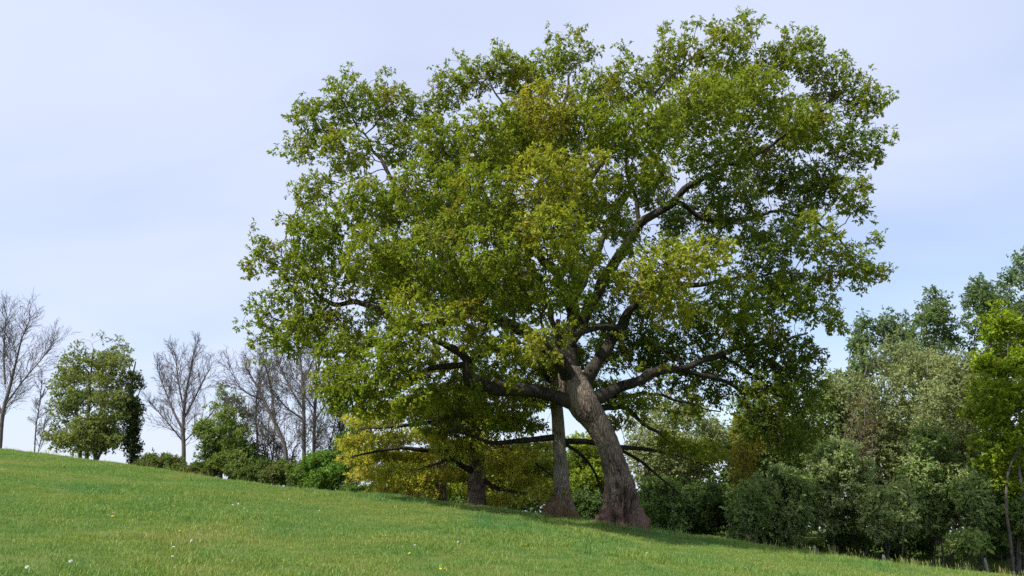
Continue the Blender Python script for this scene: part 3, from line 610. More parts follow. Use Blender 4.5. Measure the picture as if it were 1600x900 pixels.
    CG = np.array([(.180, .238, .021), (.155, .220, .019), (.205, .255, .023)]); CY = np.array([(.245, .290, .026), (.275, .285, .032), (.225, .28, .024)]); CD = np.array([(.115, .170, .020), (.135, .185, .022), (.10, .15, .020)])
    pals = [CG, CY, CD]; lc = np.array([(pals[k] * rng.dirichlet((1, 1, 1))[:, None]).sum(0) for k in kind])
    def tints(near, hp):
        c = lc[near].copy()
        s = np.array([mnoise.noise(Vector(p) * 0.9) for p in hp])          # flushes of bronze young growth
        f = np.clip((s - 0.28) * 1.8, 0, 0.38)[:, None]
        return c * (1 - f) + np.array((.25, .20, .04)) * f
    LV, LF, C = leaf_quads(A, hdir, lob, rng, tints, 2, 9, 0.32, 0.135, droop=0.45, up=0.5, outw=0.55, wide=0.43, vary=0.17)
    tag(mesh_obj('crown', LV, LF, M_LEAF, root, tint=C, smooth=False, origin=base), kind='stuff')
build_oak()

# ------------------------------------------------------------------ trees beside the oak
def gbase(px, y, sink=0.05):
    """ground point at depth y below photo column px"""
    x = (px - 800) / FPX * y
    for _ in range(5):
        z = float(ground(x, y)); x = (px - 800) / FPX * (y * math.cos(PITCH) + (z - EYE) * math.sin(PITCH))
    return np.array((x, y, float(ground(x, y)) - sink))
def rows(y, rr): return [(*pix(a, b, y + d), r) for a, b, d, r in rr]

BRONZE = [(.40, .38, .060, 4), (.36, .385, .052, 4), (.42, .325, .085, 1.6), (.27, .34, .044, 2)]
LIME = [(.18, .25, .026, 4), (.23, .26, .03, 2), (.13, .20, .024, 2)]
def flat_blobs(spec, y, dd, rng):
    out = []
    for (px, py, rx, rz) in spec:
        yy = y + rng.uniform(-dd, dd); p = pix(px, py, yy); k = mpp(yy); out.append((*p, rx * k, rx * k * 0.8, rz * k))
    return out
def build_neighbours():
    # slender pale trunk with spreading roots, just left of the oak
    rng = np.random.default_rng(31); y = 29.0; b = gbase(874, y)
    st = [(b[0], b[1], b[2] - 0.1, .36)] + rows(y, [(876, 775, 0, .28), (877, 740, 0, .25), (874, 700, 0, .24), (872, 660, 0, .235), (868, 620, .1, .22), (866, 560, .3, .17), (872, 500, .5, .10)])
    lb1 = rows(y, [(868, 683, 0, .13), (840, 686, -.4, .11), (800, 690, -.8, .09), (768, 692, -1.2, .07), (735, 680, -1.6, .045), (700, 672, -2, .03)])
    lb2 = rows(y, [(878, 690, 0, .12), (915, 690, .3, .11), (960, 698, .8, .095), (1010, 702, 1.2, .075), (1060, 712, 1.6, .05), (1110, 730, 2, .03)])
    lb3 = rows(y, [(960, 698, .8, .07), (1000, 720, 1.4, .06), (1030, 745, 1.8, .045), (1060, 770, 2.2, .03)])
    lb4 = rows(y, [(880, 692, 0, .07), (910, 712, .8, .06), (930, 740, 1.4, .045), (940, 770, 1.8, .03)])
    lb5 = rows(y, [(866, 600, .2, .12), (820, 560, .8, .10), (770, 540, 1.4, .07), (720, 545, 2, .04)])
    lob = flat_blobs([(730, 650, 60, 16), (790, 640, 60, 14), (700, 672, 46, 10), (840, 620, 50, 16), (930, 610, 46, 20), (990, 630, 46, 12), (760, 600, 60, 18), (1080, 700, 46, 8), (1110, 716, 34, 8), (1050, 694, 30, 6), (690, 620, 50, 16), (960, 660, 30, 10), (830, 668, 30, 8), (800, 665, 46, 10), (870, 560, 60, 24)], y, 2.2, rng)
    tree('broadleaf_tree', 'slender pale trunked tree with rusty spreading roots just left of the oak trunk', 'tree', b, [st, lb1, lb2, lb3, lb4, lb5], lob, 2600, 0.24, M_BARK2, M_TWIG_DARK, 31,
         leaf=dict(shoots=2, per=6, shoot_len=0.3, size=0.14, droop=0.2, up=0.9, outw=0.1, flat=0.8), pal=LIME + [(.22, .20, .03, 3)], flare=1.15, seg=36, seed_from=0.55, mat=M_LEAF, roots=1.25)
    # stout brown trunk further left
    rng = np.random.default_rng(32); y = 31.5; b = gbase(745, y)
    st = [(b[0], b[1], b[2] - 0.1, .34)] + rows(y, [(745, 770, 0, .33), (746, 740, 0, .325), (745, 715, 0, .31), (742, 690, .1, .27), (742, 650, .3, .22), (748, 600, .6, .14)])
    L = [rows(y, [(738, 736, -.2, .13), (722, 728, -.5, .12), (706, 715, -.8, .09), (690, 722, -1, .05), (650, 735, -1.4, .03)]),
         rows(y, [(744, 700, -.2, .13), (715, 700, -.6, .11), (670, 704, -1, .09), (625, 700, -1.4, .07), (575, 708, -1.6, .045), (548, 715, -1.6, .025)]),
         rows(y, [(744, 680, 0, .12), (705, 665, -.6, .10), (680, 660, -1, .09), (640, 664, -1.2, .07), (600, 668, -1.4, .045), (560, 670, -1.4, .025)]),
         rows(y, [(752, 745, 0, .10), (770, 760, -.2, .085), (800, 768, -.4, .06), (840, 772, -.4, .035), (870, 768, -.2, .02)]),
         rows(y, [(748, 690, 0, .09), (790, 700, .4, .07), (830, 720, .6, .045), (865, 745, .6, .025)]),
         rows(y, [(680, 660, -1, .05), (676, 648, -1.1, .045), (672, 632, -1.2, .03)]),
         rows(y, [(742, 655, .2, .10), (700, 630, 0, .08), (650, 625, -.3, .06), (600, 630, -.5, .04)])]
    spec = [(560, 690, 30, 10), (590, 660, 46, 12), (640, 640, 50, 12), (690, 650, 44, 10), (560, 720, 34, 9), (610, 712, 46, 9), (660, 716, 46, 8), (600, 690, 40, 9), (650, 680, 46, 9), (700, 690, 40, 9), (580, 745, 34, 8), (630, 750, 40, 9), (680, 745, 36, 8), (545, 700, 22, 8), (620, 772, 34, 7), (660, 770, 34, 7), (720, 640, 40, 12), (780, 660, 40, 12), (800, 715, 40, 12), (780, 735, 30, 9), (830, 700, 40, 14), (820, 750, 36, 9), (850, 770, 30, 8), (790, 780, 36, 6), (740, 615, 50, 14), (560, 655, 30, 10), (620, 735, 40, 8)]
    tree('broadleaf_tree', 'stout brown trunked tree with layered golden bronze young leaves', 'tree', b, [st] + L, flat_blobs(spec, y, 2.4, rng) + [blob(a, b_, r_, y - 2.0, .3, 1.0, .8) for a, b_, r_ in ((745, 690, 34), (728, 712, 26), (765, 705, 30), (745, 668, 34), (700, 702, 30), (775, 728, 20))], 3700, 0.24, M_BARK3, M_TWIG_DARK, 32,
         leaf=dict(shoots=2, per=6, shoot_len=0.3, size=0.13, droop=0.1, up=1.0, outw=0.1, flat=0.9), pal=BRONZE, flare=0.35, seg=24, seed_from=0.6, roots=0.25)
    # the third, half buried in leaves
    rng = np.random.default_rng(33); y = 35.0; b = gbase(688, y)
    st = [(b[0], b[1], b[2] - 0.1, .28)] + rows(y, [(688, 765, 0, .27), (690, 740, 0, .25), (688, 700, .1, .22), (692, 650, .3, .15)])
    L = [rows(y, [(690, 735, 0, .1), (660, 725, .4, .08), (620, 730, .6, .05)]), rows(y, [(690, 725, 0, .1), (720, 715, .4, .08), (770, 725, .8, .05), (830, 740, 1.2, .03)])]
    spec = [(640, 760, 34, 9), (600, 768, 30, 8), (700, 765, 34, 8), (720, 740, 36, 10), (650, 735, 36, 9), (770, 755, 40, 10), (830, 760, 40, 10), (800, 735, 40, 12), (720, 700, 40, 12), (580, 740, 34, 9), (850, 730, 40, 12), (760, 780, 34, 7), (600, 715, 36, 9)]
    tree('broadleaf_tree', 'third grey trunk along the brow, mostly hidden in yellow green leaves', 'tree', b, [st] + L, flat_blobs(spec, y, 1.8, rng), 1800, 0.28, M_BARK3, M_TWIG_DARK, 33,
         leaf=dict(shoots=2, per=7, shoot_len=0.32, size=0.14, droop=0.1, up=1.0, outw=0.1, flat=0.8), pal=BRONZE[1:3] + LIME, flare=0.3, seg=16, seed_from=0.5)
build_neighbours()

# ------------------------------------------------------------------ hedgerow trees on the left skyline
def build_left_row():
    R = np.random.default_rng
    def bare(label, px, y, stems_px, spec, n, seed, D=0.42, tw=None, r0=0.2, name='bare_tree', leaf=None, pal=None, bark=M_TWIG):
        b = gbase(px, y); stems = []
        for k, srow in enumerate(stems_px):
            rr = rows(y, srow)
            if k == 0 or srow[0][1] > 690: rr = [(*gbase(srow[0][0], y + srow[0][2]), srow[0][3])] + rr[1:]
            stems.append(rr)
        bare_tree(name, label, b, [[(x, yy, z, r * 0.72) for x, yy, z, r in q] for q in stems], tw or 2.6, seed, bark, M_TWIG, leaf=leaf, pal=pal, start=0.3 if len(stems_px) > 2 else 0.35)
    g = R(41); y = 60
    bare('tall bare tree with fanning purple grey twigs at the far left edge', 0, y, [[(-2, 705, 0, .22), (4, 650, 0, .20), (14, 610, 0, .17), (24, 570, 0, .12), (34, 530, 0, .08), (48, 495, 0, .03)], [(4, 650, 0, .14), (-14, 600, .4, .11), (-20, 550, .5, .08), (-20, 495, .4, .03)], [(10, 630, 0, .1), (40, 590, -.4, .07), (66, 560, -.6, .05), (86, 535, -.6, .02)], [(8, 600, 0, .1), (6, 550, .4, .08), (10, 490, .6, .03)]],
         [blob(10, 530, 50, y, 1.0), blob(52, 545, 38, y), blob(-30, 540, 50, y + 1), blob(40, 510, 34, y + .5), blob(64, 590, 28, y - .5, .8), blob(28, 640, 30, y - .5, .8), blob(-20, 620, 40, y), blob(78, 530, 14, y)], 1500, 41)
    bare('thin bare sapling with forked stem left of the round green tree', 53, 58, [[(53, 708, 0, .07), (56, 670, 0, .06), (62, 630, 0, .045), (66, 585, 0, .02)], [(53, 708, .1, .05), (66, 680, .1, .04), (74, 640, .2, .02)]],
         [blob(62, 620, 22, 58, 1.6), blob(70, 655, 16, 58, 1.3), blob(52, 600, 12, 58)], 260, 42, D=0.3, tw=0.9, name='bare_sapling')
    # round tree in fresh leaf
    y = 58; g = R(43); sp = crown_blobs(146, 622, 78, 100, y, 2.6, 80, 18, g, 0.62) + [blob(186, 535, 10, y, 1.4), blob(156, 528, 10, y, 1.4), blob(200, 545, 8, y, 1.4), blob(122, 545, 10, y, 1.4), blob(88, 600, 12, y)] + crown_blobs(140, 686, 78, 28, y, 2.4, 36, 15, g, 0.5)
    b = gbase(140, y)
    tree('hedge_tree', 'round fresh green many stemmed tree standing alone on the left skyline', 'tree', b,
         [[(*gbase(126, y), .14)] + rows(y, [(124, 680, 0, .12), (118, 630, 0, .09), (114, 570, 0, .04)]), [(*gbase(135, y), .15)] + rows(y, [(137, 670, .2, .13), (140, 610, .3, .1), (146, 545, .3, .04)]), [(*gbase(148, y), .14)] + rows(y, [(152, 670, -.2, .12), (165, 610, -.2, .09), (180, 555, -.2, .04)]), [(*gbase(142, y + .3), .1)] + rows(y, [(170, 680, .6, .08), (190, 640, .8, .05), (205, 600, .8, .03)])],
         sp, 3400, 0.36, M_TWIG, M_TWIG_DARK, 43, leaf=dict(shoots=2, per=5, shoot_len=0.4, size=0.21, droop=0.1, up=0.8, outw=0.2, flat=0.5), pal=[(.18, .225, .075, 3), (.155, .20, .065, 3), (.215, .26, .09, 1.5)], tip=0.009)
    # ivy column
    y = 57; g = R(44); sp = [blob(208 + g.uniform(-3, 4), py, 9 + 3 * math.sin(py * .2), y, 1.1) for py in range(625, 724, 7)] + [blob(216, 640, 9, y), blob(200, 690, 7, y), blob(208, 606, 9, y, 1.3), blob(213, 588, 7, y, 1.3), blob(222, 600, 7, y), blob(202, 588, 6, y)]
    tree('ivy_clad_tree', 'narrow ivy covered trunk to the right of the round green tree', 'tree', gbase(206, y), [[(*gbase(206, y), .16)] + rows(y, [(208, 690, 0, .15), (210, 650, 0, .13), (206, 600, 0, .08), (212, 565, 0, .04)]), rows(y, [(208, 640, 0, .05), (218, 612, .3, .035), (224, 588, .4, .015)]), rows(y, [(208, 625, 0, .05), (200, 598, .3, .03), (202, 572, .4, .015)])], sp, 700, 0.28, M_TWIG_DARK, M_TWIG_DARK, 44,
         leaf=dict(shoots=2, per=5, shoot_len=0.25, size=0.18, droop=0.3, up=0.5, outw=0.5), pal=[(.035, .055, .015, 3), (.05, .075, .02, 1)], seed_from=0.1)
    y = 58
    bare('bare round headed tree with single trunk and reddish buds on the skyline', 287, y, [[(287, 742, 0, .24), (287, 700, 0, .22), (286, 665, 0, .19), (290, 620, 0, .14), (298, 575, 0, .08), (305, 540, 0, .03)], [(286, 672, 0, .14), (272, 645, .4, .12), (258, 610, .8, .08), (245, 575, 1, .03)], [(287, 655, 0, .12), (310, 610, -.5, .09), (328, 575, -.7, .03)], [(287, 640, 0, .1), (278, 590, .8, .07), (274, 550, 1, .03)], [(286, 690, 0, .08), (262, 660, -.6, .06), (240, 635, -.8, .03)], [(288, 690, 0, .07), (318, 660, .4, .05), (336, 640, .6, .02)]],
         crown_blobs(284, 600, 56, 66, y, 2.6, 34, 20, R(45), 0.9) + [blob(256, 670, 22, y, .6), blob(322, 660, 20, y, .6), blob(240, 590, 16, y), blob(330, 585, 16, y)], 1700, 45, D=0.36, tw=2.0)
    # leafy small tree and the bushes under it
    y = 55; g = R(46); sp = crown_blobs(356, 678, 52, 74, y, 2.2, 50, 14, g, 0.55) + crown_blobs(368, 714, 64, 34, y, 2, 28, 14, g, 0.5) + [blob(350, 612, 10, y, 1.3)]
    tree('hedge_tree', 'small green tree right of the bare single trunked tree, leafy to the ground', 'tree', gbase(345, y), [[(*gbase(345, y), .13)] + rows(y, [(346, 700, 0, .11), (350, 650, 0, .07), (352, 612, 0, .03)]), [(*gbase(352, y), .1)] + rows(y, [(372, 700, .3, .08), (388, 660, .4, .03)])], sp, 2600, 0.32, M_TWIG, M_TWIG_DARK, 46,
         leaf=dict(shoots=2, per=5, shoot_len=0.36, size=0.19, droop=0.1, up=0.8, outw=0.2, flat=0.5), pal=[(.16, .225, .06, 3), (.20, .265, .07, 2), (.11, .165, .045, 2)], tip=0.009)
    BUD = [(.15, .145, .05, 2), (.12, .13, .04, 2)]
    bl = dict(shoots=1, per=2, shoot_len=0.5, size=0.12, droop=0.1, up=0.6, outw=0.2, keep=0.12)
    y = 52; tw = 2.0
    bare('bare tree leaning left with arching crown beside the tall grey stems', 447, y, [[(449, 738, 0, .22), (446, 705, 0, .20), (438, 680, 0, .17), (422, 645, 0, .14), (402, 605, 0, .10), (382, 570, 0, .04)], [(430, 660, 0, .11), (424, 610, .5, .09), (412, 560, .8, .04)], [(412, 625, 0, .08), (380, 610, -.5, .06), (360, 580, -.6, .02)], [(440, 685, 0, .08), (400, 660, .6, .05), (372, 630, .8, .02)]],
         [blob(385, 575, 26, y), blob(408, 550, 26, y + .5), blob(368, 600, 22, y), blob(400, 605, 30, y - .5), blob(425, 580, 28, y + .6), blob(375, 560, 12, y), blob(380, 650, 20, y)], 1000, 47, D=0.34, tw=tw)
    bare('tall grey trunk with budding twigs behind the left end of the oak crown', 475, y, [[(475, 738, 0, .2), (475, 680, 0, .18), (474, 620, 0, .15), (470, 570, 0, .1), (462, 520, 0, .04)], [(474, 640, 0, .1), (450, 600, .4, .08), (430, 555, .6, .03)], [(474, 600, 0, .09), (490, 560, .4, .06), (500, 520, .4, .03)], [(474, 655, 0, .09), (446, 635, -.5, .07), (420, 600, -.8, .02)]],
         [blob(450, 530, 30, y), blob(480, 540, 34, y), blob(430, 560, 26, y), blob(500, 580, 28, y + 1), blob(455, 580, 34, y - .5), blob(440, 515, 14, y)], 1100, 48, D=0.34, tw=tw, leaf=bl, pal=BUD)
    bare('second tall grey trunk close beside, nearer the golden tree', 491, y + 1, [[(490, 740, 1, .18), (491, 680, 1, .16), (494, 610, 1, .13), (500, 550, 1, .06)], [(491, 660, 1, .08), (512, 625, 1.3, .06), (530, 590, 1.4, .03)], [(492, 640, 1, .08), (470, 610, 1.4, .05), (455, 580, 1.4, .02)]],
         [blob(505, 560, 30, y + 1), blob(525, 600, 26, y + 1.5), blob(480, 590, 24, y + 1.6), blob(520, 650, 26, y + 2), blob(540, 640, 20, y + 2)], 800, 49, D=0.36, tw=tw, leaf=bl, pal=BUD)
    bare('thin upright stem between the small green tree and the leaning bare tree', 404, y + 1, [[(403, 745, 1, .1), (402, 690, 1, .09), (400, 640, 1, .07), (406, 580, 1, .03)]], [blob(402, 600, 18, y + 1, 1.8), blob(412, 640, 14, y + 1, 1.4), blob(394, 560, 14, y + 1)], 320, 50, D=0.32, tw=tw, name='bare_sapling')
    # bushes along the hedge
    def bush(label, px, py, rx, ry, y, seed, n, pal, rp=12, size=0.19, depth=1.6, name='hedge_bush', per=6, stems=3):
        g = R(seed); b = gbase(px, y); sp = crown_blobs(px, py, rx, ry, y, depth, n, rp, g, 0.8); S = []
        for k in range(stems):
            c = gbase(px + g.uniform(-.45, .45) * rx, y + g.uniform(-.4, .4)); t = pix(px + g.uniform(-.7, .7) * rx, py - ry * g.uniform(0, .5), y + g.uniform(-.5, .5) * depth); S.append(stem_path(c, t, .05, .02, g, 0.1, 4))
        tree(name, label, 'bush', b, S, sp, int(n * 26), 0.26, M_TWIG, M_TWIG_DARK, seed, leaf=dict(shoots=2, per=per, shoot_len=0.3, size=size, droop=0.2, up=0.6, outw=0.4), pal=pal, trunk_name='stem', seg=6, flare=0.1, seed_from=0.1)
    GB = [(.08, .145, .028, 3), (.11, .19, .036, 2), (.06, .105, .02, 2)]; BRI = [(.11, .21, .035, 3), (.14, .24, .04, 2), (.08, .15, .026, 1)]
    DRY = [(.15, .165, .065, 2), (.17, .165, .075, 2), (.12, .145, .05, 2)]
    bush('low scrubby grey green growth between the ivy trunk and the bare tree', 242, 722, 44, 12, 57, 61, 24, DRY + BRI[:1], 6)
    bush('dark low bush at the foot of the bare single trunked tree', 290, 736, 40, 11, 56, 62, 20, GB + DRY, 6)
    bush('bushy undergrowth at the foot of the leaning bare tree', 425, 738, 44, 24, 52, 63, 28, GB + DRY, 10)
    bush('pale leafed shrub right of the small green hedge tree', 388, 734, 40, 22, 53, 64, 26, DRY + BRI, 8)
    bush('leafy growth filling the hedge foot between the leaning tree and the tall trunks', 466, 744, 40, 26, 51, 69, 26, BRI + DRY, 9)
    bush('patch of pale scrub at the hedge foot left of the small green tree', 318, 736, 30, 16, 55, 70, 18, DRY + GB, 7)
    bush('fresh green shrub below the tall grey trunks', 512, 738, 58, 36, 49, 65, 44, BRI, 12)
    bush('dark hedge bush at the left foot of the golden tree', 566, 770, 34, 12, 44, 66, 18, GB, 9)
    bush('dark hedge bush under the golden tree', 630, 776, 40, 12, 43, 67, 20, GB, 9)
    bush('green shrub peeping between the grey trunks and golden tree', 552, 700, 40, 44, 50, 68, 36, GB, 12)
    for lab, px, py0, w, yy, sd in (('tangled leafless thicket behind the leaning bare tree', 430, 660, 46, 56, 71), ('tangled leafless thicket between the grey trunks and the golden tree', 520, 640, 50, 55, 72)):
        g = R(sd); st = []
        for k in range(7):
            x0 = px + g.uniform(-.7, .7) * w; st.append([(*gbase(x0, yy + g.uniform(-1, 1)), .05), (*pix(x0 + g.uniform(-8, 8), 710, yy), .045), (*pix(x0 + g.uniform(-22, 22), py0 + g.uniform(-20, 30), yy + g.uniform(-1, 1)), .02)])
        bare_tree('thicket', lab, gbase(px, yy), st, 1.3, sd, M_TWIG, M_TWIG, n1=2.0, start=0.15, r1=0.02, leaf=dict(shoots=1, per=2, shoot_len=0.4, size=0.14, keep=0.2), pal=DRY)
build_left_row()

# ------------------------------------------------------------------ the wood on the right
def build_wood():
    R = np.random.default_rng
    SAGE = [(.21, .255, .115, 3), (.25, .29, .135, 2), (.17, .215, .09, 2)]
    SAGE2 = [(.235, .28, .125, 3), (.28, .315, .15, 2), (.195, .245, .10, 2)]
    MID = [(.14, .205, .065, 3), (.185, .245, .08, 2), (.11, .165, .046, 2)]
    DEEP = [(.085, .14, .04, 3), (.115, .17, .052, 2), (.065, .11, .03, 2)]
    BIRCH = [(.115, .175, .07, 3), (.14, .20, .085, 2), (.095, .15, .06, 1)]
    LEMON = [(.19, .27, .018, 3), (.235, .30, .022, 2), (.14, .22, .018, 2)]
    GOLD = [(.30, .25, .04, 3), (.23, .23, .04, 2), (.15, .18, .04, 2)]
    RUST = [(.19, .14, .075, 3), (.15, .135, .06, 3), (.13, .15, .055, 2)]
    def wt(name, label, px, py, rx, ry, y, seed, n, rp, pal, size, depth, per=5, dens=26, stems=3, r0=.12, cat='tree', zs=0.8, extra=(), bare=None, keep=None, shoots=2, lean=0.7, sl=0.34, D=0.32, up=0.55, flat=0.0):
        g = R(seed); b = gbase(px, y); sp = crown_blobs(px, py, rx, ry, y, depth * 0.65, n, rp, g, zs) + [blob(*e) for e in extra]; S = []
        for k in range(stems):
            c = gbase(px + g.uniform(-.35, .35) * rx, y + g.uniform(-.3, .3) * depth); t = pix(px + g.uniform(-lean, lean) * rx, py - ry * g.uniform(.1, .7), y + g.uniform(-.4, .4) * depth)
            S.append(stem_path(c, t, r0 * g.uniform(.7, 1.1), .025, g, 0.05, 6))
        lf = dict(shoots=shoots, per=per, shoot_len=sl, size=size * 1.6, wide=0.55, droop=0.2, up=up, outw=0.45, flat=flat)
        if keep: lf['keep'] = keep
        tree(name, label, cat, b, S, sp, int(n * dens), D, M_TWIG, M_TWIG_DARK, seed, leaf=lf, pal=pal, trunk_name='trunk' if cat == 'tree' else 'stem', seg=7, flare=0.3, seed_from=0.2, bare=bare, tip=0.008)
    # crowns on the skyline
    wt('birch_tree', 'leftmost feathery tree top on the skyline behind the sage green domed willow', 1350, 560, 30, 74, 60, 101, 26, 14, BIRCH, .13, 2.2, extra=[(1350, 498, 12, 60, 1.2), (1340, 512, 12, 60)])
    wt('birch_tree', 'low feathery tree top second from the left on the skyline', 1397, 545, 34, 64, 61, 102, 26, 14, BIRCH, .13, 2.4, extra=[(1390, 490, 10, 61, 1.2), (1410, 492, 10, 61)])
    wt('birch_tree', 'rounded dark green tree top highest in the middle of the skyline', 1458, 545, 44, 94, 58, 103, 44, 15, BIRCH[:2] + MID[:1], .13, 2.8, extra=[(1455, 460, 14, 58), (1475, 468, 12, 58)])
    wt('birch_tree', 'feathery tree top rising left of the yellow green tree', 1530, 530, 44, 100, 56, 104, 42, 15, BIRCH, .13, 2.8, extra=[(1530, 440, 12, 56, 1.2), (1515, 460, 12, 56), (1545, 450, 12, 56)])
    wt('birch_tree', 'tallest feathery tree top at the right edge of the picture', 1600, 500, 46, 112, 57, 105, 44, 15, BIRCH, .13, 2.8, extra=[(1590, 405, 12, 57), (1606, 396, 12, 57), (1574, 430, 12, 57)])
    # the mass of the wood
    wt('willow_tree', 'big domed sage green willow in the middle of the wood', 1405, 640, 116, 122, 44, 106, 130, 24, SAGE, .10, 4.4, per=6, dens=24, stems=4, r0=.16, sl=.3)
    wt('willow_tree', 'grey green willow bulging in front of the domed one', 1492, 660, 70, 124, 39, 107, 90, 22, SAGE2, .085, 3.4, per=6, dens=28, stems=4, r0=.12, sl=.28, extra=[(1500, 560, 20, 39), (1475, 580, 20, 39)])
    wt('willow_tree', 'pale green willow seen just right of the oak trunk', 1048, 695, 92, 84, 45, 108, 80, 20, SAGE2, .10, 3.6, per=6, stems=4, r0=.13)
    wt('woodland_tree', 'mid green tree behind the drooping right end of the oak crown', 1195, 690, 84, 96, 47, 109, 70, 22, MID, .12, 4.0, per=5, stems=4, r0=.15)
    wt('woodland_tree', 'mid green tree between the oak crown and the domed willow', 1300, 660, 56, 92, 45, 110, 56, 20, MID + SAGE[:1], .11, 3.4, stems=3, r0=.14)
    wt('lemon_leafed_tree', 'bright yellow green tree at the right edge of the picture', 1592, 605, 74, 152, 34, 111, 130, 17, LEMON, .11, 3.2, per=5, dens=22, stems=3, r0=.11, zs=.6, flat=.4, extra=[(1515, 640, 16, 34, .5), (1530, 600, 16, 34, .5), (1540, 520, 16, 34, .6), (1556, 480, 14, 34, .7), (1505, 648, 9, 34, .5), (1532, 690, 18, 34, .6), (1548, 725, 20, 34, .6), (1570, 755, 22, 34, .6), (1598, 765, 22, 33.6, .6), (1540, 570, 16, 34, .6), (1528, 620, 18, 34, .6)], D=.28)
    wt('woodland_tree', 'dark green tree under the yellow green one at the right edge', 1585, 760, 56, 100, 38, 112, 60, 18, DEEP + MID, .11, 3.0, stems=3, r0=.1)
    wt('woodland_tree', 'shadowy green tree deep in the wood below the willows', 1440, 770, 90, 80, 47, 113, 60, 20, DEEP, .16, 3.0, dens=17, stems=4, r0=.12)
    wt('woodland_tree', 'bright green tree glimpsed between the pale trunk and the oak trunk', 918, 735, 44, 64, 44, 116, 40, 16, LIME, .11, 2.4, stems=3, r0=.1)
    wt('woodland_tree', 'dark green tree behind the golden tree and the pale trunk', 800, 740, 90, 60, 48, 117, 50, 18, MID + DEEP, .16, 2.6, dens=17, stems=4, r0=.1)
    # deep in the wood, seen only through gaps
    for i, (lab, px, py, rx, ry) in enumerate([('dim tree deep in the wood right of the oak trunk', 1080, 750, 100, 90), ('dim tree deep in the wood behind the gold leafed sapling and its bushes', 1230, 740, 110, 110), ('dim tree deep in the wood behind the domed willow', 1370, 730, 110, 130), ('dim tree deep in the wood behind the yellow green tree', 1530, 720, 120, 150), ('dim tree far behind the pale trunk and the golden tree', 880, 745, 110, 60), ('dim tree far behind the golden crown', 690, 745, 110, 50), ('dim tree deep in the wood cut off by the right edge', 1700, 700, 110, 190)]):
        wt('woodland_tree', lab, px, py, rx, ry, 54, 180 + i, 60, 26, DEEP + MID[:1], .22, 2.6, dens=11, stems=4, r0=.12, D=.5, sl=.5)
    # front fringe of the wood
    wt('gold_leafed_sapling', 'sapling with golden orange young leaves at the edge of the wood', 1166, 715, 30, 80, 37.5, 120, 36, 12, GOLD, .085, 1.4, stems=2, r0=.05, per=4, dens=16, sl=.3)
    wt('rust_leafed_shrub', 'half bare shrub with rust brown leaves in front of the domed willow', 1345, 665, 46, 62, 39.5, 121, 26, 15, RUST, .07, 1.6, stems=4, r0=.05, per=3, dens=16, shoots=1, bare=dict(h=3, n=2, len=.5, r=.006), cat='bush')
    for i, (lab, px, py, rx, ry, y, pal) in enumerate([
        ('sprawling green bush right of the oak roots', 1040, 790, 50, 50, 36, MID),
        ('dark green holly like bush in the gap beyond the oak roots', 1098, 800, 44, 54, 37, DEEP),
        ('rounded green bush below the gold leafed sapling', 1172, 800, 40, 58, 35, MID + SAGE[:1]),
        ('dense leafy bush left of the first fence post', 1228, 790, 50, 70, 36, MID + SAGE[:1]),
        ('broad sage green bush behind the first fence post', 1312, 765, 62, 86, 36.6, SAGE + MID[:1]),
        ('light green bush above the middle fence post', 1390, 800, 50, 52, 34.5, SAGE + MID[1:2]),
        ('mottled green bush between the middle and right fence posts', 1462, 752, 58, 92, 36.4, SAGE[:1] + MID),
        ('green bush above the right fence post', 1536, 780, 46, 62, 35, MID + SAGE[:1]),
        ('low bramble clump left of the right fence post', 1512, 850, 28, 22, 33.5, MID),
        ('green bush at the lower right corner of the wood', 1600, 805, 52, 66, 34.5, MID + DEEP[:1]),
        ('dark low bush in shade behind the middle fence post', 1420, 845, 50, 26, 38, DEEP),
        ('dark low bush in shade right of the first fence post', 1320, 845, 50, 22, 38, DEEP),
        ('low dark bush in shade behind the crest right of the bramble', 1560, 850, 40, 24, 38, DEEP),
        ('low dark bush at the wood edge below the leafy bushes', 1215, 848, 40, 18, 36.5, DEEP),
        ('dark undergrowth between the pale rooted trunk and the oak base', 912, 795, 40, 34, 42, DEEP),
        ('shady bush behind the stout brown trunk', 800, 782, 60, 26, 42, DEEP),
        ('shady low bush between the third trunk and the stout brown trunk', 715, 780, 46, 22, 43, DEEP + MID[:1]),
        ('dark bush added for the low shade band at the wood edge left of the first fence post', 1258, 862, 40, 16, 39, DEEP),  # from here five dark bushes added to make the shade band at ground level
        ('dark bush added for the low shade band between the first and middle fence posts', 1345, 868, 44, 15, 40, DEEP),
        ('dark bush added for the low shade band between the middle and right fence posts', 1462, 868, 48, 18, 40, DEEP),
        ('dark bush added for the low shade band at the wood edge beyond the oak roots', 1130, 846, 44, 18, 40, DEEP),
        ('dark bush added for the low shade band behind the leaning pale stem', 1585, 872, 40, 18, 40, DEEP),
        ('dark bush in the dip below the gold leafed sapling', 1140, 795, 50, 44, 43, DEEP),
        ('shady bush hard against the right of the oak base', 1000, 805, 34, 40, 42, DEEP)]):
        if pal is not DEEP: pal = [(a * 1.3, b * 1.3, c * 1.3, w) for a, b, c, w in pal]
        wt('woodland_bush', lab, px, py, rx, ry, y, 130 + i, int(rx * ry / 75) + 8, 14, pal, .10, 1.7, per=6, dens=19, stems=3, r0=.04, cat='bush', D=.26, sl=.28)
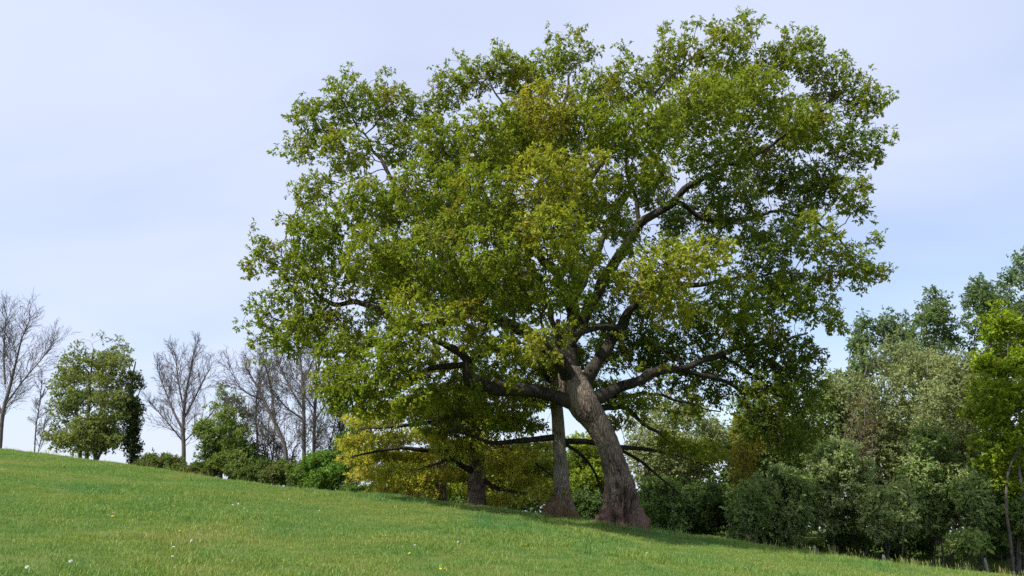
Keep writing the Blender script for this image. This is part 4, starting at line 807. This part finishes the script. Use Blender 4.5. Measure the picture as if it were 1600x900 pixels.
    # bare poles at the wood edge
    for i, (lab, rr) in enumerate([
        ('thin pale stem leaning at the right end of the wood edge', [(1591, 889, 0, .10), (1578, 860, 0, .09), (1566, 835, .1, .075), (1560, 790, .2, .06), (1552, 740, .3, .04), (1550, 690, .4, .02)]),
        ('thin dark sapling pole beside the right fence post', [(1541, 884, .3, .045), (1538, 840, .3, .04), (1532, 800, .3, .035), (1526, 760, .4, .02)]),
        ('pale slanting stem among the yellow green leaves', [(1600, 860, .5, .07), (1594, 800, .5, .06), (1588, 740, .5, .05), (1580, 680, .6, .03)])]):
        y = 35.6; b = gbase(rr[0][0], y + rr[0][2]); rs = [(*b, rr[0][3])] + rows(y, rr[1:]); top = rr[-1]
        tree('sapling_pole', lab, 'tree', b, [rs], [blob(top[0] - 8, top[1], 14, y + .3, 1.2)], 70, 0.25, M_BARK2 if i == 0 else M_TWIG, M_TWIG, 160 + i, leaf=dict(shoots=1, per=4, shoot_len=.25, size=.09), pal=LEMON[:1] + MID, seg=8, flare=0.4, seed_from=0.6)
build_wood()

# ------------------------------------------------------------------ fence posts
def build_posts():
    for lab, px, y, top_py, tilt, w in (('weathered pale fence post, leftmost of three, its pointed top above the brow', 1273, 27.6, 854, 0.03, .065), ('pale grey fence post, middle of the three below the light green bush', 1384, 27.0, 868, -0.06, .062), ('pale leaning fence post, rightmost of the three below the yellow green tree', 1549, 30.5, 873, -0.13, .06)):
        b = gbase(px, y, 0.25); t = pix(px, top_py, y); h = t[2] - b[2]; r = np.random.default_rng(int(px)); n = 10; V = []; zs = [0, h * .3, h * .6, h * .93, h]
        for k, z in enumerate(zs):
            s = w * (0.62 if k == 4 else 1.0)
            for j in range(n):
                a = 2 * math.pi * j / n; q = s * (1 + r.normal(0, .06)); V.append((q * math.cos(a), q * math.sin(a) * .85, z + (0.04 * math.cos(a - 1) if k == 4 else 0)))
        F = [[(k * n + j, k * n + (j + 1) % n, (k + 1) * n + (j + 1) % n, (k + 1) * n + j) for k in range(4) for j in range(n)]]
        c = len(V); V.append((0, 0, h + .025)); F.append([(4 * n + j, 4 * n + (j + 1) % n, c) for j in range(n)])
        o = mesh_obj('fence_post', np.array(V), F, M_POST, smooth=False); o.location = b; o.rotation_euler = (0.02, tilt, 0.3)
        tag(o, lab, 'post', 'fence posts along the wood edge')
build_posts()

# ------------------------------------------------------------------ flowers in the grass
def build_flowers():
    def tube(p0, p1, r, k=5):
        return sweep(np.array([(*p0, r), (*((np.array(p0) + p1) / 2 + (.006, .004, 0)), r), (*p1, r * .9)]), k)
    sv, sf = tube((0, 0, -.01), (0.01, 0, .115), .0035); stem = raw_mesh('stem', sv, sf, M_STEM)
    def head(rows_, n, mat, name, cup):                # rings of pointed florets
        V = []; T = []
        for (r0, r1, z0, z1) in rows_:
            for j in range(n):
                a = 2 * math.pi * (j + .37 * r1 * 100) / n; da = math.pi / n * 1.15; i = len(V)
                V += [(r0 * math.cos(a), r0 * math.sin(a), z0), (r1 * .8 * math.cos(a - da), r1 * .8 * math.sin(a - da), (z0 + z1) / 2 + cup), (r1 * math.cos(a), r1 * math.sin(a), z1), (r1 * .8 * math.cos(a + da), r1 * .8 * math.sin(a + da), (z0 + z1) / 2 + cup)]
                T += [(i, i + 1, i + 2), (i, i + 2, i + 3)]
        return raw_mesh(name, np.array(V) + np.array((.01, 0, .115)), [np.array(T)], mat, smooth=False)
    dand = head([(.002, .026, 0, .006), (.002, .02, .004, .014), (.001, .012, .008, .02)], 14, M_YELLOW, 'flower_head', .004)
    # seed clock: a ball of fine white rays
    g = np.random.default_rng(3); d = nrm(g.normal(size=(90, 3))); u = nrm(np.cross(d, (.2, .3, .9))); V = []; T = []
    for k in range(90):
        i = len(V); V += [d[k] * .004, d[k] * .026 + u[k] * .006, d[k] * .03 , d[k] * .026 - u[k] * .006]; T += [(i, i + 1, i + 2), (i, i + 2, i + 3)]
    clock = raw_mesh('seed_head', np.array(V) + np.array((.01, 0, .135)), [np.array(T)], M_WHITE, smooth=False)
    dais = head([(.003, .017, 0, .003), (.003, .015, .002, .006)], 13, M_WHITE, 'petal_ring', 0); cen = head([(.0, .006, .004, .006), (0, .004, .006, .008)], 8, M_YELLOW, 'flower_centre', .002)
    def put(name, label, cat, group, px, py, parts, s, k):
        p = on_ground(px, py)
        if p is None: return
        e = empty(name, p); e.scale = (s, s, s); e.rotation_euler = (0.25 * math.sin(k * 2.1) + .2, 0.25 * math.cos(k * 1.3), k * 1.7); tag(e, label, cat, group)
        par = None
        for nm, me in parts:
            o = bpy.data.objects.new(nm, me); link(o, e)
    yel = [(172, 813), (267, 795), (601, 843), (818, 856), (684, 897), (697, 898), (236, 806), (285, 837), (640, 873), (455, 866), (1015, 868)]
    clk = [(38, 896), (246, 783), (371, 790), (300, 852), (106, 886), (382, 797), (364, 791), (453, 781), (493, 771), (499, 801), (719, 850), (1050, 830)]
    for k, (a, b) in enumerate(yel): put('dandelion', 'yellow dandelion flower standing in the meadow grass', 'flower', 'yellow dandelions in the meadow', a, b + 4, [('stem', stem), ('flower_head', dand)], 0.95, k)
    for k, (a, b) in enumerate(clk): put('dandelion_clock', 'white fluffy dandelion seed head standing in the meadow grass', 'seed head', 'white dandelion clocks in the meadow', a, b + 4, [('stem', stem), ('seed_head', clock)], 0.7, k)
    g = np.random.default_rng(17)
    for k in range(16):
        a = g.uniform(30, 700); b = 745 + g.uniform(20, 140)
        put('daisy', 'tiny white daisy low in the meadow grass', 'flower', 'daisies in the meadow', a, b, [('stem', stem), ('petal_ring', dais), ('flower_centre', cen)], 1.0, k)
build_flowers()
